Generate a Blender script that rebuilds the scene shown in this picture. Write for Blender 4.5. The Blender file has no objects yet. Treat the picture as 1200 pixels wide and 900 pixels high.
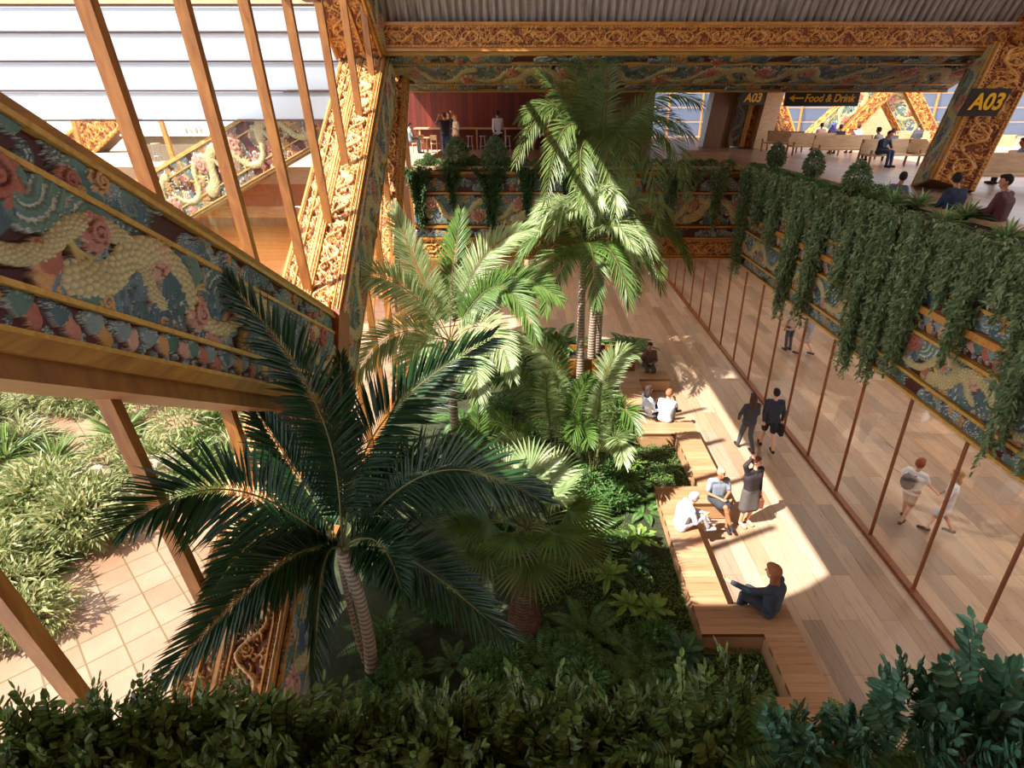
import bpy, math, random
import numpy as np
from mathutils import Vector
C = bpy.context.scene.collection
rng = np.random.default_rng(7)
F, CX, CY = 690.0, 620.0, 450.0
ST, CT = 0.4315, 0.9021
EYE = 8.6
UP = 6.25                      # upper floor level

# ---------- measuring helpers: turn a measured direction into a real place ----------
def ray(u, v):
    w = (CY - v) / F
    return np.array([(u - CX) / F, CT + ST * w, -ST + CT * w])
def at_t(u, v, t): return np.array([0, 0, EYE]) + ray(u, v) * t
def at_Y(u, v, Y): r = ray(u, v); return at_t(u, v, Y / r[1])
def at_Z(u, v, Z): r = ray(u, v); return at_t(u, v, (Z - EYE) / r[2])
def at_X(u, v, X): r = ray(u, v); return at_t(u, v, X / r[0])
def V3(*a): return np.array(a, float)
def nz(a):
    a = np.asarray(a, float); n = np.linalg.norm(a, axis=-1, keepdims=True); n = np.where(n < 1e-9, 1, n)
    return a / n

# ---------- materials ----------
def col(h):
    h = h.lstrip('#'); c = [int(h[i:i+2], 16) / 255 for i in (0, 2, 4)]
    return tuple(x / 12.92 if x <= .04045 else ((x + .055) / 1.055) ** 2.4 for x in c) + (1,)
class NT:
    def __init__(s, name):
        s.m = bpy.data.materials.new(name); s.m.use_nodes = True; s.t = s.m.node_tree; s.n = s.t.nodes
        s.b = s.n['Principled BSDF']
    def new(s, k, **kw):
        x = s.n.new(k)
        for a, b in kw.items(): setattr(x, a, b)
        return x
    def ln(s, a, b): s.t.links.new(a, b)
    def ramp(s, src, stops):
        r = s.new('ShaderNodeValToRGB'); e = r.color_ramp.elements
        while len(e) < len(stops): e.new(.5)
        for i, (p, c) in enumerate(stops): e[i].position = p; e[i].color = c
        s.ln(src, r.inputs[0]); return r.outputs[0]
    def coords(s, scale=(1, 1, 1), rot=(0, 0, 0)):
        tc = s.new('ShaderNodeTexCoord'); mp = s.new('ShaderNodeMapping')
        mp.inputs['Scale'].default_value = scale; mp.inputs['Rotation'].default_value = rot
        s.ln(tc.outputs['Object'], mp.inputs[0]); return mp.outputs[0]
    def noise(s, vec, scale, det=3, dist=0):
        n = s.new('ShaderNodeTexNoise'); n.inputs['Scale'].default_value = scale; n.inputs['Detail'].default_value = det
        n.inputs['Distortion'].default_value = dist
        if vec is not None: s.ln(vec, n.inputs['Vector'])
        return n.outputs['Fac']
    def mix(s, fac, a, b, mode='MIX'):
        m = s.new('ShaderNodeMix', data_type='RGBA', blend_type=mode)
        for src, i in ((fac, 0), (a, 6), (b, 7)):
            if isinstance(src, (int, float, tuple)): m.inputs[i].default_value = src
            else: s.ln(src, m.inputs[i])
        return m.outputs[2]
    def bump(s, src, st, dist=.02):
        b = s.new('ShaderNodeBump'); b.inputs['Strength'].default_value = st; b.inputs['Distance'].default_value = dist
        s.ln(src, b.inputs['Height']); s.ln(b.outputs[0], s.b.inputs['Normal'])
def plain(name, c, rough=.6, metal=0, var=.12, scale=8):
    k = NT(name); n = k.noise(k.coords(), scale)
    c = col(c) if isinstance(c, str) else c
    lo = tuple(x * (1 - var) for x in c[:3]) + (1,); hi = tuple(min(1, x * (1 + var)) for x in c[:3]) + (1,)
    k.ln(k.ramp(n, [(.3, lo), (.7, hi)]), k.b.inputs['Base Color'])
    k.b.inputs['Roughness'].default_value = rough; k.b.inputs['Metallic'].default_value = metal
    return k.m
def wood(name, c1, c2, scale=(1, 12, 12), rough=.45, bump=.15):
    k = NT(name); v = k.coords(scale); n = k.noise(v, 1.6, 5, .6)
    k.ln(k.ramp(n, [(.28, col(c1)), (.72, col(c2))]), k.b.inputs['Base Color'])
    k.b.inputs['Roughness'].default_value = rough; k.bump(n, bump, .01); return k.m
def planks(name, cols, w, l, rough=.4, rot=math.pi/2, gap=.004, grain=(14, .8, 1), gapc='#5a4030', off=.5):
    k = NT(name); v = k.coords((1, 1, 1), (0, 0, rot))
    b = k.new('ShaderNodeTexBrick'); b.offset = off; b.offset_frequency = 2
    b.inputs['Scale'].default_value = 1; b.inputs['Brick Width'].default_value = l; b.inputs['Row Height'].default_value = w
    b.inputs['Mortar Size'].default_value = gap; b.inputs['Mortar Smooth'].default_value = .1
    b.inputs['Color1'].default_value = (0, 0, 0, 1); b.inputs['Color2'].default_value = (1, 1, 1, 1)
    b.inputs['Mortar'].default_value = (.5, .5, .5, 1); k.ln(v, b.inputs[0])
    base = k.ramp(b.outputs['Color'], [(i / max(1, len(cols) - 1), col(c)) for i, c in enumerate(cols)])
    g = k.noise(k.coords(grain), 1.5, 6, .9)
    gr = k.ramp(g, [(.25, (.5, .44, .4, 1)), (.48, (1, 1, 1, 1)), (.8, (.78, .75, .72, 1))])
    c = k.mix(.85, base, gr, 'MULTIPLY'); c = k.mix(b.outputs['Fac'], c, col(gapc))
    k.ln(c, k.b.inputs['Base Color']); k.b.inputs['Roughness'].default_value = rough
    return k.m
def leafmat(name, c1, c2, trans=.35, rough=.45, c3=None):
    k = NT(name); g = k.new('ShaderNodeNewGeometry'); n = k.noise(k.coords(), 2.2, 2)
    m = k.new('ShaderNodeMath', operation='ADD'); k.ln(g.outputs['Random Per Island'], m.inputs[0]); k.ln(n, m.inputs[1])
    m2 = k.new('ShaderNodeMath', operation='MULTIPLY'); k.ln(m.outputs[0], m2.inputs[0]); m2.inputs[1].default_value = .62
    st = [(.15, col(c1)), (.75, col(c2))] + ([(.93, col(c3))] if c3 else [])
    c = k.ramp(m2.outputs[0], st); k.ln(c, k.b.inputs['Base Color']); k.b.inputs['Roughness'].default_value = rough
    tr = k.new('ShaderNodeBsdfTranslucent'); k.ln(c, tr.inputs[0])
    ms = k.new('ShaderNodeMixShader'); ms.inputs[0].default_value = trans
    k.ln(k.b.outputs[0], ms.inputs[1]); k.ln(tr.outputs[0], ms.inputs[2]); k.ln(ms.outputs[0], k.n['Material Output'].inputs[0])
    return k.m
def glassmat(name, refl=.08, tint=(1, 1, 1, 1)):
    k = NT(name); k.n.remove(k.b)
    t = k.new('ShaderNodeBsdfTransparent'); t.inputs[0].default_value = tint
    g = k.new('ShaderNodeBsdfGlossy'); g.inputs['Roughness'].default_value = .02
    fr = k.new('ShaderNodeLayerWeight'); fr.inputs[0].default_value = .25
    mt = k.new('ShaderNodeMath', operation='MULTIPLY'); k.ln(fr.outputs['Fresnel'], mt.inputs[0]); mt.inputs[1].default_value = refl * 4
    ms = k.new('ShaderNodeMixShader'); k.ln(mt.outputs[0], ms.inputs[0]); k.ln(t.outputs[0], ms.inputs[1]); k.ln(g.outputs[0], ms.inputs[2])
    k.ln(ms.outputs[0], k.n['Material Output'].inputs[0]); return k.m
def attrmat(name, rough=.5, bs=.35):
    k = NT(name); a = k.new('ShaderNodeAttribute'); a.attribute_name = 'Col'
    n = k.noise(k.coords(), 60, 3); n2 = k.noise(k.coords(), 5, 3)
    c = k.mix(.5, a.outputs['Color'], k.ramp(n, [(.3, (.6, .58, .55, 1)), (.7, (1, 1, 1, 1))]), 'MULTIPLY')
    c = k.mix(.35, c, k.ramp(n2, [(.35, (.6, .55, .5, 1)), (.65, (1, 1, 1, 1))]), 'MULTIPLY')
    k.ln(c, k.b.inputs['Base Color']); k.b.inputs['Roughness'].default_value = rough; k.bump(n, bs, .006); return k.m

M = {}
M['floor'] = planks('oak_planks', ['#96785f', '#bb9b7c', '#a58569', '#c8ab8d', '#98826f', '#bfa287', '#ad937b'], .36, 2.3, .38, gap=.003)
M['upfloor'] = planks('pale_boards', ['#9c7a66', '#b08d78', '#a78672', '#bb9c88'], .3, 2.5, .3, gap=.003)
M['farfloor'] = planks('amber_boards', ['#a86a30', '#c48444', '#b87638'], .25, 3, .4, rot=0)
M['bench'] = planks('bench_oak', ['#b08460', '#c2966f', '#a87a55', '#c9a27c'], .17, 4, .42, rot=0, gap=.002, grain=(.8, 14, 14), gapc='#6b4424')
M['mull'] = wood('mullion_timber', '#7a4314', '#a06a28', (8, 8, 1))
M['mull2'] = wood('slim_timber', '#6e3a1c', '#8e5226', (8, 8, 1))
M['rail'] = wood('gilded_rail', '#a8762c', '#caa050', (1, 10, 10), .35)
M['rail2'] = wood('orange_rail', '#a8682a', '#cc9048', (1, 10, 10), .35)
M['fascia'] = wood('fascia_timber', '#80501c', '#a8762f', (10, 1, 8), .4)
M['core'] = wood('beam_core', '#6a3c12', '#8e5a20', (4, 4, 1))
M['relief'] = attrmat('painted_carving')
M['darkwood'] = wood('dark_planter_timber', '#2c1610', '#45261a', (1, 8, 8))
M['redwall'] = planks('red_timber_boards', ['#64200f', '#7c2c18', '#58190c'], .3, 9, .5, rot=math.pi/2, gap=.01, grain=(8, 8, .5), gapc='#40100a')
M['palewood'] = wood('pale_oak', '#b59068', '#cfab82', (2, 10, 10))
M['pillarwood'] = wood('brown_panel', '#7e5130', '#94653e', (8, 8, 1))
M['white'] = plain('white_render', '#c9bca8', .6, var=.04)
M['glass'] = glassmat('clear_glass', .03)
M['glass2'] = glassmat('amber_glass', .06, (1, .8, .62, 1))
M['soil'] = plain('soil', '#2b1c12', .95, var=.5, scale=9)
M['moss'] = plain('moss', '#2e3418', .95, var=.5, scale=7)
M['sign'] = plain('sign_brown', '#2c2217', .5, var=.05)
M['yellow'] = plain('sign_yellow', '#f2b705', .5, var=.03)
M['metal'] = plain('pale_metal', '#b9b4ac', .35, .7)
M['concrete'] = plain('pale_stone', '#a3927c', .8, var=.15); M['barfront'] = plain('bar_panel', '#7d6a55', .7)
k = NT('corrugated_timber'); k.b.inputs['Roughness'].default_value = .6
k.ln(k.ramp(k.noise(k.coords((9, 1, 1)), 1.5, 4), [(.3, col('#7d7268')), (.7, col('#b3a89e'))]), k.b.inputs['Base Color']); M['corr'] = k.m
for key_, c1_, c2_ in (('louvre2', '#9ba6b6', '#98a3b3'), ('louvre', '#dadde2', '#dadee4')):
    k = NT('louvre_glass'); k.b.inputs['Base Color'].default_value = col(c1_); k.b.inputs['Roughness'].default_value = .25
    tr = k.new('ShaderNodeBsdfTranslucent'); tr.inputs[0].default_value = col(c2_)
    ms = k.new('ShaderNodeMixShader'); ms.inputs[0].default_value = .7
    k.ln(k.b.outputs[0], ms.inputs[1]); k.ln(tr.outputs[0], ms.inputs[2]); k.ln(ms.outputs[0], k.n['Material Output'].inputs[0]); M[key_] = k.m
k = NT('terrace_tiles'); b = k.new('ShaderNodeTexBrick'); b.offset = 0
for a, x in (('Scale', 1), ('Brick Width', .57), ('Row Height', .57), ('Mortar Size', .016), ('Color1', col('#a08068')), ('Color2', col('#907058')), ('Mortar', col('#6a5838'))): b.inputs[a].default_value = x
k.ln(k.coords((1, 1, 1), (0, 0, math.radians(45))), b.inputs[0])
k.ln(k.mix(.5, b.outputs[0], k.ramp(k.noise(k.coords(), .9, 4), [(.35, (.75, .62, .5, 1)), (.6, (1, 1, 1, 1))]), 'MULTIPLY'), k.b.inputs['Base Color'])
k.b.inputs['Roughness'].default_value = .5; M['tiles'] = k.m
G = dict(
 palmshaded=leafmat('palm_leaf_shaded', '#0f2a14', '#24451f', .25, .38),  # shaded copy of the palm leaf, shade put into the colour
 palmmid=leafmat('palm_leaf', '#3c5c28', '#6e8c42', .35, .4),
 palmsunlit=leafmat('palm_leaf_sunlit', '#7a965a', '#b4c48c', .45, .33, '#d8dcb4'),  # sunlit copy of the palm leaf, sunlight put into the colour
 palmtall=leafmat('palm_leaf_tall', '#46602c', '#7c9050', .4, .4),
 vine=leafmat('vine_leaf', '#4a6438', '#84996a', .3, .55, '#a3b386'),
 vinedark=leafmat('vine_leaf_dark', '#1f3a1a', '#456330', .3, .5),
 hedge=leafmat('hedge_leaf', '#34491f', '#76904c', .25, .35),
 hedgeblue=leafmat('hedge_leaf_blue', '#2e5a42', '#5f8f72', .25, .35),
 fern=leafmat('fern_leaf', '#2a4c22', '#628a44', .35, .5),
 rosette=leafmat('rosette_leaf', '#4e7a2a', '#93b04e', .35, .4),
 rosettedark=leafmat('rosette_leaf_dark', '#23472a', '#4c7040', .3, .4),
 spiky=leafmat('spiky_leaf', '#54804e', '#9ab878', .3, .4),
 garden=leafmat('garden_leaf', '#5c6a38', '#90965a', .35, .5, '#b5a878'),
 garden2=leafmat('garden_leaf_pale', '#75824c', '#a3a272', .35, .5, '#bfb48c'),
 gardengreen=leafmat('garden_leaf_green', '#3c5a28', '#788e44', .35, .5),
 moss=leafmat('moss_leaf', '#30501a', '#6a8a34', .3, .7))
M['stem'] = plain('green_stem', '#6b6a35', .6); M['stemdark'] = plain('dark_stem', '#3d3320', .7)
k = NT('palm_bark'); w = k.new('ShaderNodeTexWave'); w.bands_direction = 'Z'; w.inputs['Scale'].default_value = 3.2; w.inputs['Distortion'].default_value = 2
k.ln(k.coords(), w.inputs[0]); k.ln(k.ramp(w.outputs[1], [(.1, col('#6f5d4a')), (.7, col('#a5937c'))]), k.b.inputs['Base Color']); k.b.inputs['Roughness'].default_value = .85
k.bump(w.outputs[1], .6, .02); M['bark'] = k.m
M['barkbrown'] = plain('fibrous_bark', '#70503a', .9, var=.45, scale=14)

# ---------- mesh helpers ----------
class MB:
    def __init__(s): s.v = []; s.f = []; s.m = []; s.n = 0
    def add(s, v, f, mi=0):
        v = np.asarray(v, float).reshape(-1, 3); o = s.n; s.v.append(v); s.n += len(v)
        for q in f: s.f.append([int(i) + o for i in q])
        s.m += [mi] * len(f)
        return s
    def box(s, lo, hi, mi=0):
        x0, y0, z0 = lo; x1, y1, z1 = hi
        return s.add([(x0,y0,z0),(x1,y0,z0),(x1,y1,z0),(x0,y1,z0),(x0,y0,z1),(x1,y0,z1),(x1,y1,z1),(x0,y1,z1)],
              [(0,3,2,1),(4,5,6,7),(0,1,5,4),(1,2,6,5),(2,3,7,6),(3,0,4,7)], mi)
    def bar(s, a, b, w, d, side=None, mi=0):
        a = np.asarray(a, float); b = np.asarray(b, float); t = nz(b - a)
        side = V3(1, 0, 0) if side is None else np.asarray(side, float)
        x = nz(side - t * (side @ t)); y = np.cross(t, x); c = []
        for p in (a, b):
            for sx, sy in ((-1,-1),(1,-1),(1,1),(-1,1)): c.append(p + x*sx*w/2 + y*sy*d/2)
        return s.add(c, [(0,3,2,1),(4,5,6,7),(0,1,5,4),(1,2,6,5),(2,3,7,6),(3,0,4,7)], mi)
    def tube(s, pts, rad, n=8, mi=0, caps=True, sc=None):
        pts = np.asarray(pts, float); k = len(pts); rad = np.broadcast_to(rad, (k,)).astype(float)
        T = nz(np.gradient(pts, axis=0)) if k > 2 else nz(np.repeat([pts[1] - pts[0]], 2, 0))
        ref = V3(0, 0, 1) if abs(T[0][2]) < .9 else V3(1, 0, 0); V = []
        x = nz(np.cross(T[0], ref))
        for i in range(k):
            x = nz(x - T[i] * (x @ T[i])); y = np.cross(T[i], x)
            a = np.arange(n) * 2 * math.pi / n
            V.append(pts[i] + rad[i] * (np.cos(a)[:, None] * x + np.sin(a)[:, None] * y))
        f = [(i*n+j, i*n+(j+1) % n, (i+1)*n+(j+1) % n, (i+1)*n+j) for i in range(k-1) for j in range(n)]
        if caps: f += [tuple(range(n))[::-1], tuple((k-1)*n + j for j in range(n))]
        return s.add(np.concatenate(V), f, mi)
    def cap(s, a, b, ra, rb, n=10):               # closed round-ended limb
        a = np.asarray(a, float); b = np.asarray(b, float); t = nz(b - a); P = []; R = []
        for q in (-1, -.8, -.45, 0): P.append(a + t * ra * q); R.append(ra * math.sqrt(max(.02, 1 - q*q)))
        for q in (0, .45, .8, 1): P.append(b + t * rb * q); R.append(rb * math.sqrt(max(.02, 1 - q*q)))
        if np.linalg.norm(b - a) < 1e-4: P.pop(4); R.pop(4)
        return s.tube(P, R, n)
    def ell(s, c, r, n=12, m=8, R=None):
        V = []; f = []; c = np.asarray(c, float)
        for i in range(1, m):
            p = math.pi * i / m
            for j in range(n):
                q = 2 * math.pi * j / n; V.append((math.sin(p)*math.cos(q)*r[0], math.sin(p)*math.sin(q)*r[1], math.cos(p)*r[2]))
        V += [(0, 0, r[2]), (0, 0, -r[2])]; V = np.array(V)
        if R is not None: V = V @ R.T
        for i in range(m-2):
            for j in range(n): f.append((i*n+j, (i+1)*n+j, (i+1)*n+(j+1) % n, i*n+(j+1) % n))
        T, B = (m-1)*n, (m-1)*n+1
        for j in range(n): f += [(T, j, (j+1) % n), (B, (m-2)*n+(j+1) % n, (m-2)*n+j)]
        return s.add(V + c, f)
def loc_of(o):
    p = np.zeros(3)
    while o is not None: p += np.array(o.location); o = o.parent
    return p
def link(name, me, mats, parent=None, base=None):
    o = bpy.data.objects.new(name, me); C.objects.link(o)
    for m in (mats if isinstance(mats, (list, tuple)) else [mats]): me.materials.append(m)
    return o
def obj(name, mb, mats, parent=None, smooth=False, world=True, base=None):
    V = np.concatenate(mb.v) if mb.v else np.zeros((0, 3))
    if parent is None:
        org = V3(*(base if base is not None else ((V[:,0].min()+V[:,0].max())/2, (V[:,1].min()+V[:,1].max())/2, V[:,2].min())))
    else: org = loc_of(parent) if world else np.zeros(3)
    me = bpy.data.meshes.new(name); me.from_pydata((V - org).tolist(), [], mb.f)
    o = link(name, me, mats)
    if any(mb.m): me.polygons.foreach_set('material_index', mb.m)
    if smooth: me.polygons.foreach_set('use_smooth', [True] * len(me.polygons))
    me.update()
    if parent is None: o.location = org
    else: o.parent = parent
    return o
def tag(o, label=None, cat=None, group=None, kind=None):
    for k_, v_ in (('label', label), ('category', cat), ('group', group), ('kind', kind)):
        if v_: o[k_] = v_
    return o
def thing(name, label, cat, loc=(0, 0, 0), group=None, rz=0):
    o = bpy.data.objects.new(name, None); C.objects.link(o); o.location = tuple(float(x) for x in loc); o.rotation_euler = (0, 0, rz)
    o.empty_display_size = .1
    return tag(o, label, cat, group)
def struct(name, mb, mats, parent=None, **kw):
    o = obj(name, mb, mats, parent, **kw)
    if parent is None: o['kind'] = 'structure'
    return o
def bx(lo, hi): return MB().box(lo, hi)
def copy_tree(o, parent=None):
    c = o.copy(); C.objects.link(c)
    if parent: c.parent = parent
    for ch in o.children: copy_tree(ch, c)
    return c
def dup(o, loc, rz=None, label=None, group=None, scale=None):
    c = copy_tree(o); c.location = tuple(float(x) for x in loc)
    if rz is not None: c.rotation_euler = (0, 0, rz)
    if scale: c.scale = (scale,) * 3 if isinstance(scale, (int, float)) else scale
    return tag(c, label, None, group)
# ---------- carved panels: strokes stamped on a height-and-paint map, then sampled as real relief ----------
def rgb(h): return np.array(col(h)[:3])
class Art:
    def __init__(s, L, W, res, ground):
        s.L, s.W, s.res = L, W, res; s.nx, s.ny = int(L / res), int(W / res)
        s.H = np.zeros((s.ny, s.nx)); s.C = np.tile(rgb(ground), (s.ny, s.nx, 1))
    def stroke(s, P, r, h0, dome, c, edge=None, scales=False, ew=.72, c2=None):
        P = np.asarray(P, float); r = np.broadcast_to(r, (len(P),)).astype(float)
        q = P / s.res; rr = r / s.res
        x0, x1 = int(np.floor((q[:, 0] - rr).min())), int(np.ceil((q[:, 0] + rr).max())) + 1
        y0, y1 = max(0, int(np.floor((q[:, 1] - rr).min()))), min(s.ny, int(np.ceil((q[:, 1] + rr).max())) + 1)
        if y1 <= y0 or x1 <= x0: return
        if x1 - x0 > s.nx: x1 = x0 + s.nx
        xs = np.arange(x0, x1); ys = np.arange(y0, y1)
        X, Y = np.meshgrid(xs + .5, ys + .5)
        D = np.full(X.shape, 9e9); I = np.zeros(X.shape, int)
        for i in range(len(q)):
            a0, a1 = max(0, int(q[i,0] - rr[i]) - x0), int(q[i,0] + rr[i]) + 2 - x0
            b0, b1 = max(0, int(q[i,1] - rr[i]) - y0), int(q[i,1] + rr[i]) + 2 - y0
            if a1 <= a0 or b1 <= b0: continue
            d = np.hypot(X[b0:b1, a0:a1] - q[i,0], Y[b0:b1, a0:a1] - q[i,1]) / max(rr[i], .3)
            w = D[b0:b1, a0:a1]; m = d < w; w[m] = d[m]; I[b0:b1, a0:a1][m] = i
        h = h0 + dome * np.sqrt(np.clip(1 - D**2, 0, 1)); cc = np.tile(rgb(c), X.shape + (1,))
        if c2 is not None:
            t = (I / max(1, len(q) - 1))[..., None]; cc = cc * (1 - t) + rgb(c2) * t
        if scales:
            seg = np.hypot(*np.diff(P, axis=0).T); S = np.concatenate([[0], np.cumsum(seg)])
            T = np.gradient(P, axis=0); T /= np.hypot(*T.T)[:, None]
            px, py = (X * s.res - P[I, 0]), (Y * s.res - P[I, 1])
            lat = px * -T[I, 1] + py * T[I, 0]; sl = S[I] + px * T[I, 0] + py * T[I, 1]
            z = scales; row = np.floor(sl / z); fs = sl / z - row; lt = lat / z * 1.05 + .5 * (row % 2); fl = lt - np.floor(lt) - .5
            g = 1 - np.clip(np.hypot(fl * 1.5, (1 - fs) * .9 - .1), 0, 1); h = h + .022 * g
            cc = cc * (.55 + .6 * np.clip(g * 1.5, 0, 1))[..., None]
        if edge is not None:
            e = (D > ew)[..., None]; cc = np.where(e, rgb(edge), cc)
        cc = cc * np.where(D > .93, .3, 1.)[..., None]
        xi = xs % s.nx; sub = np.ix_(np.arange(y0, y1), xi)
        H = s.H[sub]; m = (D < 1) & (h > H); H[m] = h[m]; s.H[sub] = H
        K = s.C[sub]; K[m] = cc[m]; s.C[sub] = K
def bez(*P, n=24):
    t = np.linspace(0, 1, n)[:, None]; P = [np.asarray(p, float) for p in P]
    while len(P) > 1: P = [a * (1 - t) + b * t for a, b in zip(P, P[1:])]
    return P[0]
def curl(x, y, R, turns, a0, sgn, n=34):
    t = np.linspace(0, 1, n); r = R * (1 - t) ** .8; a = a0 + sgn * t * turns * 2 * math.pi
    return np.stack([x + r * np.cos(a), y + r * np.sin(a)], 1)
PAL_T = ['#46665e', '#547468', '#64787e', '#465a64', '#7c8c8c', '#5f7a6c']; PAL_P = ['#b87c66', '#c89880', '#a8604e', '#c8945c', '#bb8a4a']
def cloud(A, r, x, y, sz, h=.012, pal=PAL_T, edge='#d2d2c2'):
    a0 = r.uniform(0, 6.28); sg = r.choice([-1, 1]); c = pal[r.integers(len(pal))]
    for k in range(3):
        R = sz * (1.1 - .33 * k); P = curl(x, y, R, .85, a0 + .25*k, sg, 22)
        tail = P[0] + np.array([math.cos(a0 - sg*1.6), math.sin(a0 - sg*1.6)]) * sz * r.uniform(.6, 1.3)
        A.stroke(np.vstack([bez(tail, (P[0]+tail)/2, P[0], n=12), P]), np.concatenate([np.linspace(.2, 1, 12), np.linspace(1, .4, 22)]) * sz * .2, h, sz * .19, c, edge, ew=.7)
def fan(A, r, x, y, sz, ang, n=6, pal=PAL_T, edge='#c6cabc', h=.014):
    c = pal[r.integers(len(pal))]
    for k in np.linspace(-1, 1, n):
        a = ang + k * .75; L = sz * r.uniform(.85, 1.15); e = (x + L*math.cos(a), y + L*math.sin(a)); m = (x + L*.5*math.cos(a - .25), y + L*.5*math.sin(a - .25))
        A.stroke(bez((x, y), m, e, n=18), np.sin(np.linspace(.5, 3.0, 18)) * sz * .15, h + .004*(1-abs(k)), sz*.15, c, edge, ew=.7)
def flower(A, r, x, y, sz, pal=PAL_P, edge='#e0b89c', h=.022, full=True):
    c = pal[r.integers(len(pal))]; a0 = r.uniform(0, 6.28); N = 8 if full else 6
    for k in range(N):
        a = a0 + (k / N * 6.28 if full else (k / (N-1) - .5) * 2.2)
        A.stroke(bez((x, y), (x + sz*.5*math.cos(a+.3), y + sz*.5*math.sin(a+.3)), (x + sz*.8*math.cos(a), y + sz*.8*math.sin(a)), n=16), np.sin(np.linspace(.6, 2.5, 16)) * sz * .36, h + .003*(k % 2), sz*.2, c, edge, ew=.78)
    if full: A.stroke(curl(x, y, sz*.56, 1.7, a0, 1), np.linspace(.2, .11, 34) * sz, h + .03, sz*.2, c, '#6e3028', ew=.7)
def dragon_art(L, W, res, seed, body=.115, dens=1.0, ground='#4a1512', dragon=True, big=1.):
    r = np.random.default_rng(seed); A = Art(L, W, res, ground)
    n = int(L * W * 46 * dens / big**2)
    for i in range(n):
        x, y = r.uniform(0, L), r.uniform(0, W); z = r.uniform(.07, .14) * (1 if W > .5 else .8) * big; k = r.random()
        if k < .5: cloud(A, r, x, y, z)
        elif k < .8: fan(A, r, x, y, z * 1.5, r.uniform(0, 6.28))
        elif k < .93: flower(A, r, x, y, z * .9, full=r.random() < .5)
        else: cloud(A, r, x, y, z, pal=['#b57b26', '#c08a3a'], edge='#e0c070')
    if dragon:
        for ph, a in ((1, .62), (0, 1)):
            per = max(1, round(L / 2.0)); ss = np.linspace(0, 1, int(L * 70)); th = 1.25*np.cos(2*math.pi*per*ss + 1.9*ph); dx, dy = np.cos(th), np.sin(th); xs = np.cumsum(dx); xs = xs/xs[-1]*L; yy = np.cumsum(dy)*(L/np.sum(dx)); kk = 2*math.pi*per/L
            yy = (yy - yy.mean())/np.abs(yy - yy.mean()).max()*W*.3; P = np.stack([xs, W/2 + yy], 1)
            seg = (np.sin(kk*xs*.5 + 2.4*ph) > (-.72 if not ph else -.2)); st = 0
            wd = a * body * (.85 + .25*np.sin(kk*.5*xs + 2)); k0 = 0
            brk = [i for i in range(1, len(xs)) if seg[i] != seg[i-1]] + [len(xs)]
            for b_ in brk:
                if seg[k0] and b_ - k0 > 3: A.stroke(P[k0:b_], wd[k0:b_], .035 - .012*ph, .05, '#c2b27e', '#75663c', scales=body*.48*a, ew=.93)
                k0 = b_
            for x in np.arange(.5, L, 1.5):
                i = int(x / L * len(xs)); x_, y_ = P[i]; s_ = 1 if y_ < W/2 else -1
                for q in range(3): A.stroke(bez((x_, y_), (x_+.12, y_ + s_*.16), (x_ + .2 + .07*q, y_ + s_*(.25 - .07*q)), n=20), np.linspace(.04, .012, 20), .04, .03, '#bfa660', '#8d7434', ew=.85)
        for x in np.arange(.75, L, 1.5): flower(A, r, x + r.uniform(-.1, .1), W*.5 + W*.2*r.choice([-1, 1]), r.uniform(.15, .2)*(W/.8), h=.05, pal=['#c08a74', '#b87a64'])
    return A
def petal_art(L, W, res, seed, ground='#551a14'):
    r = np.random.default_rng(seed); A = Art(L, W, res, ground); x = 0; i = 0
    while x < L:
        s = W * .5
        if i % 2: flower(A, r, x, W*.42, s*.85, full=False, h=.02)
        else: fan(A, r, x, W*.35, s*1.3, 1.57 if i % 4 else -1.57 + 3.14, 8)
        cloud(A, r, x + s*.6, W*.7, s*.4); cloud(A, r, x - s*.4, W*.2, s*.35); x += s * 1.15; i += 1
    return A
GOLD = ['#cf8634', '#de9c48', '#c07428', '#e2aa5c']
GOLD_SUNLIT = ['#d89a56', '#e2b076', '#cc8a44', '#e6ba84']  # paler gilding for the sloping column, sunlight put into the colour
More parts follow.
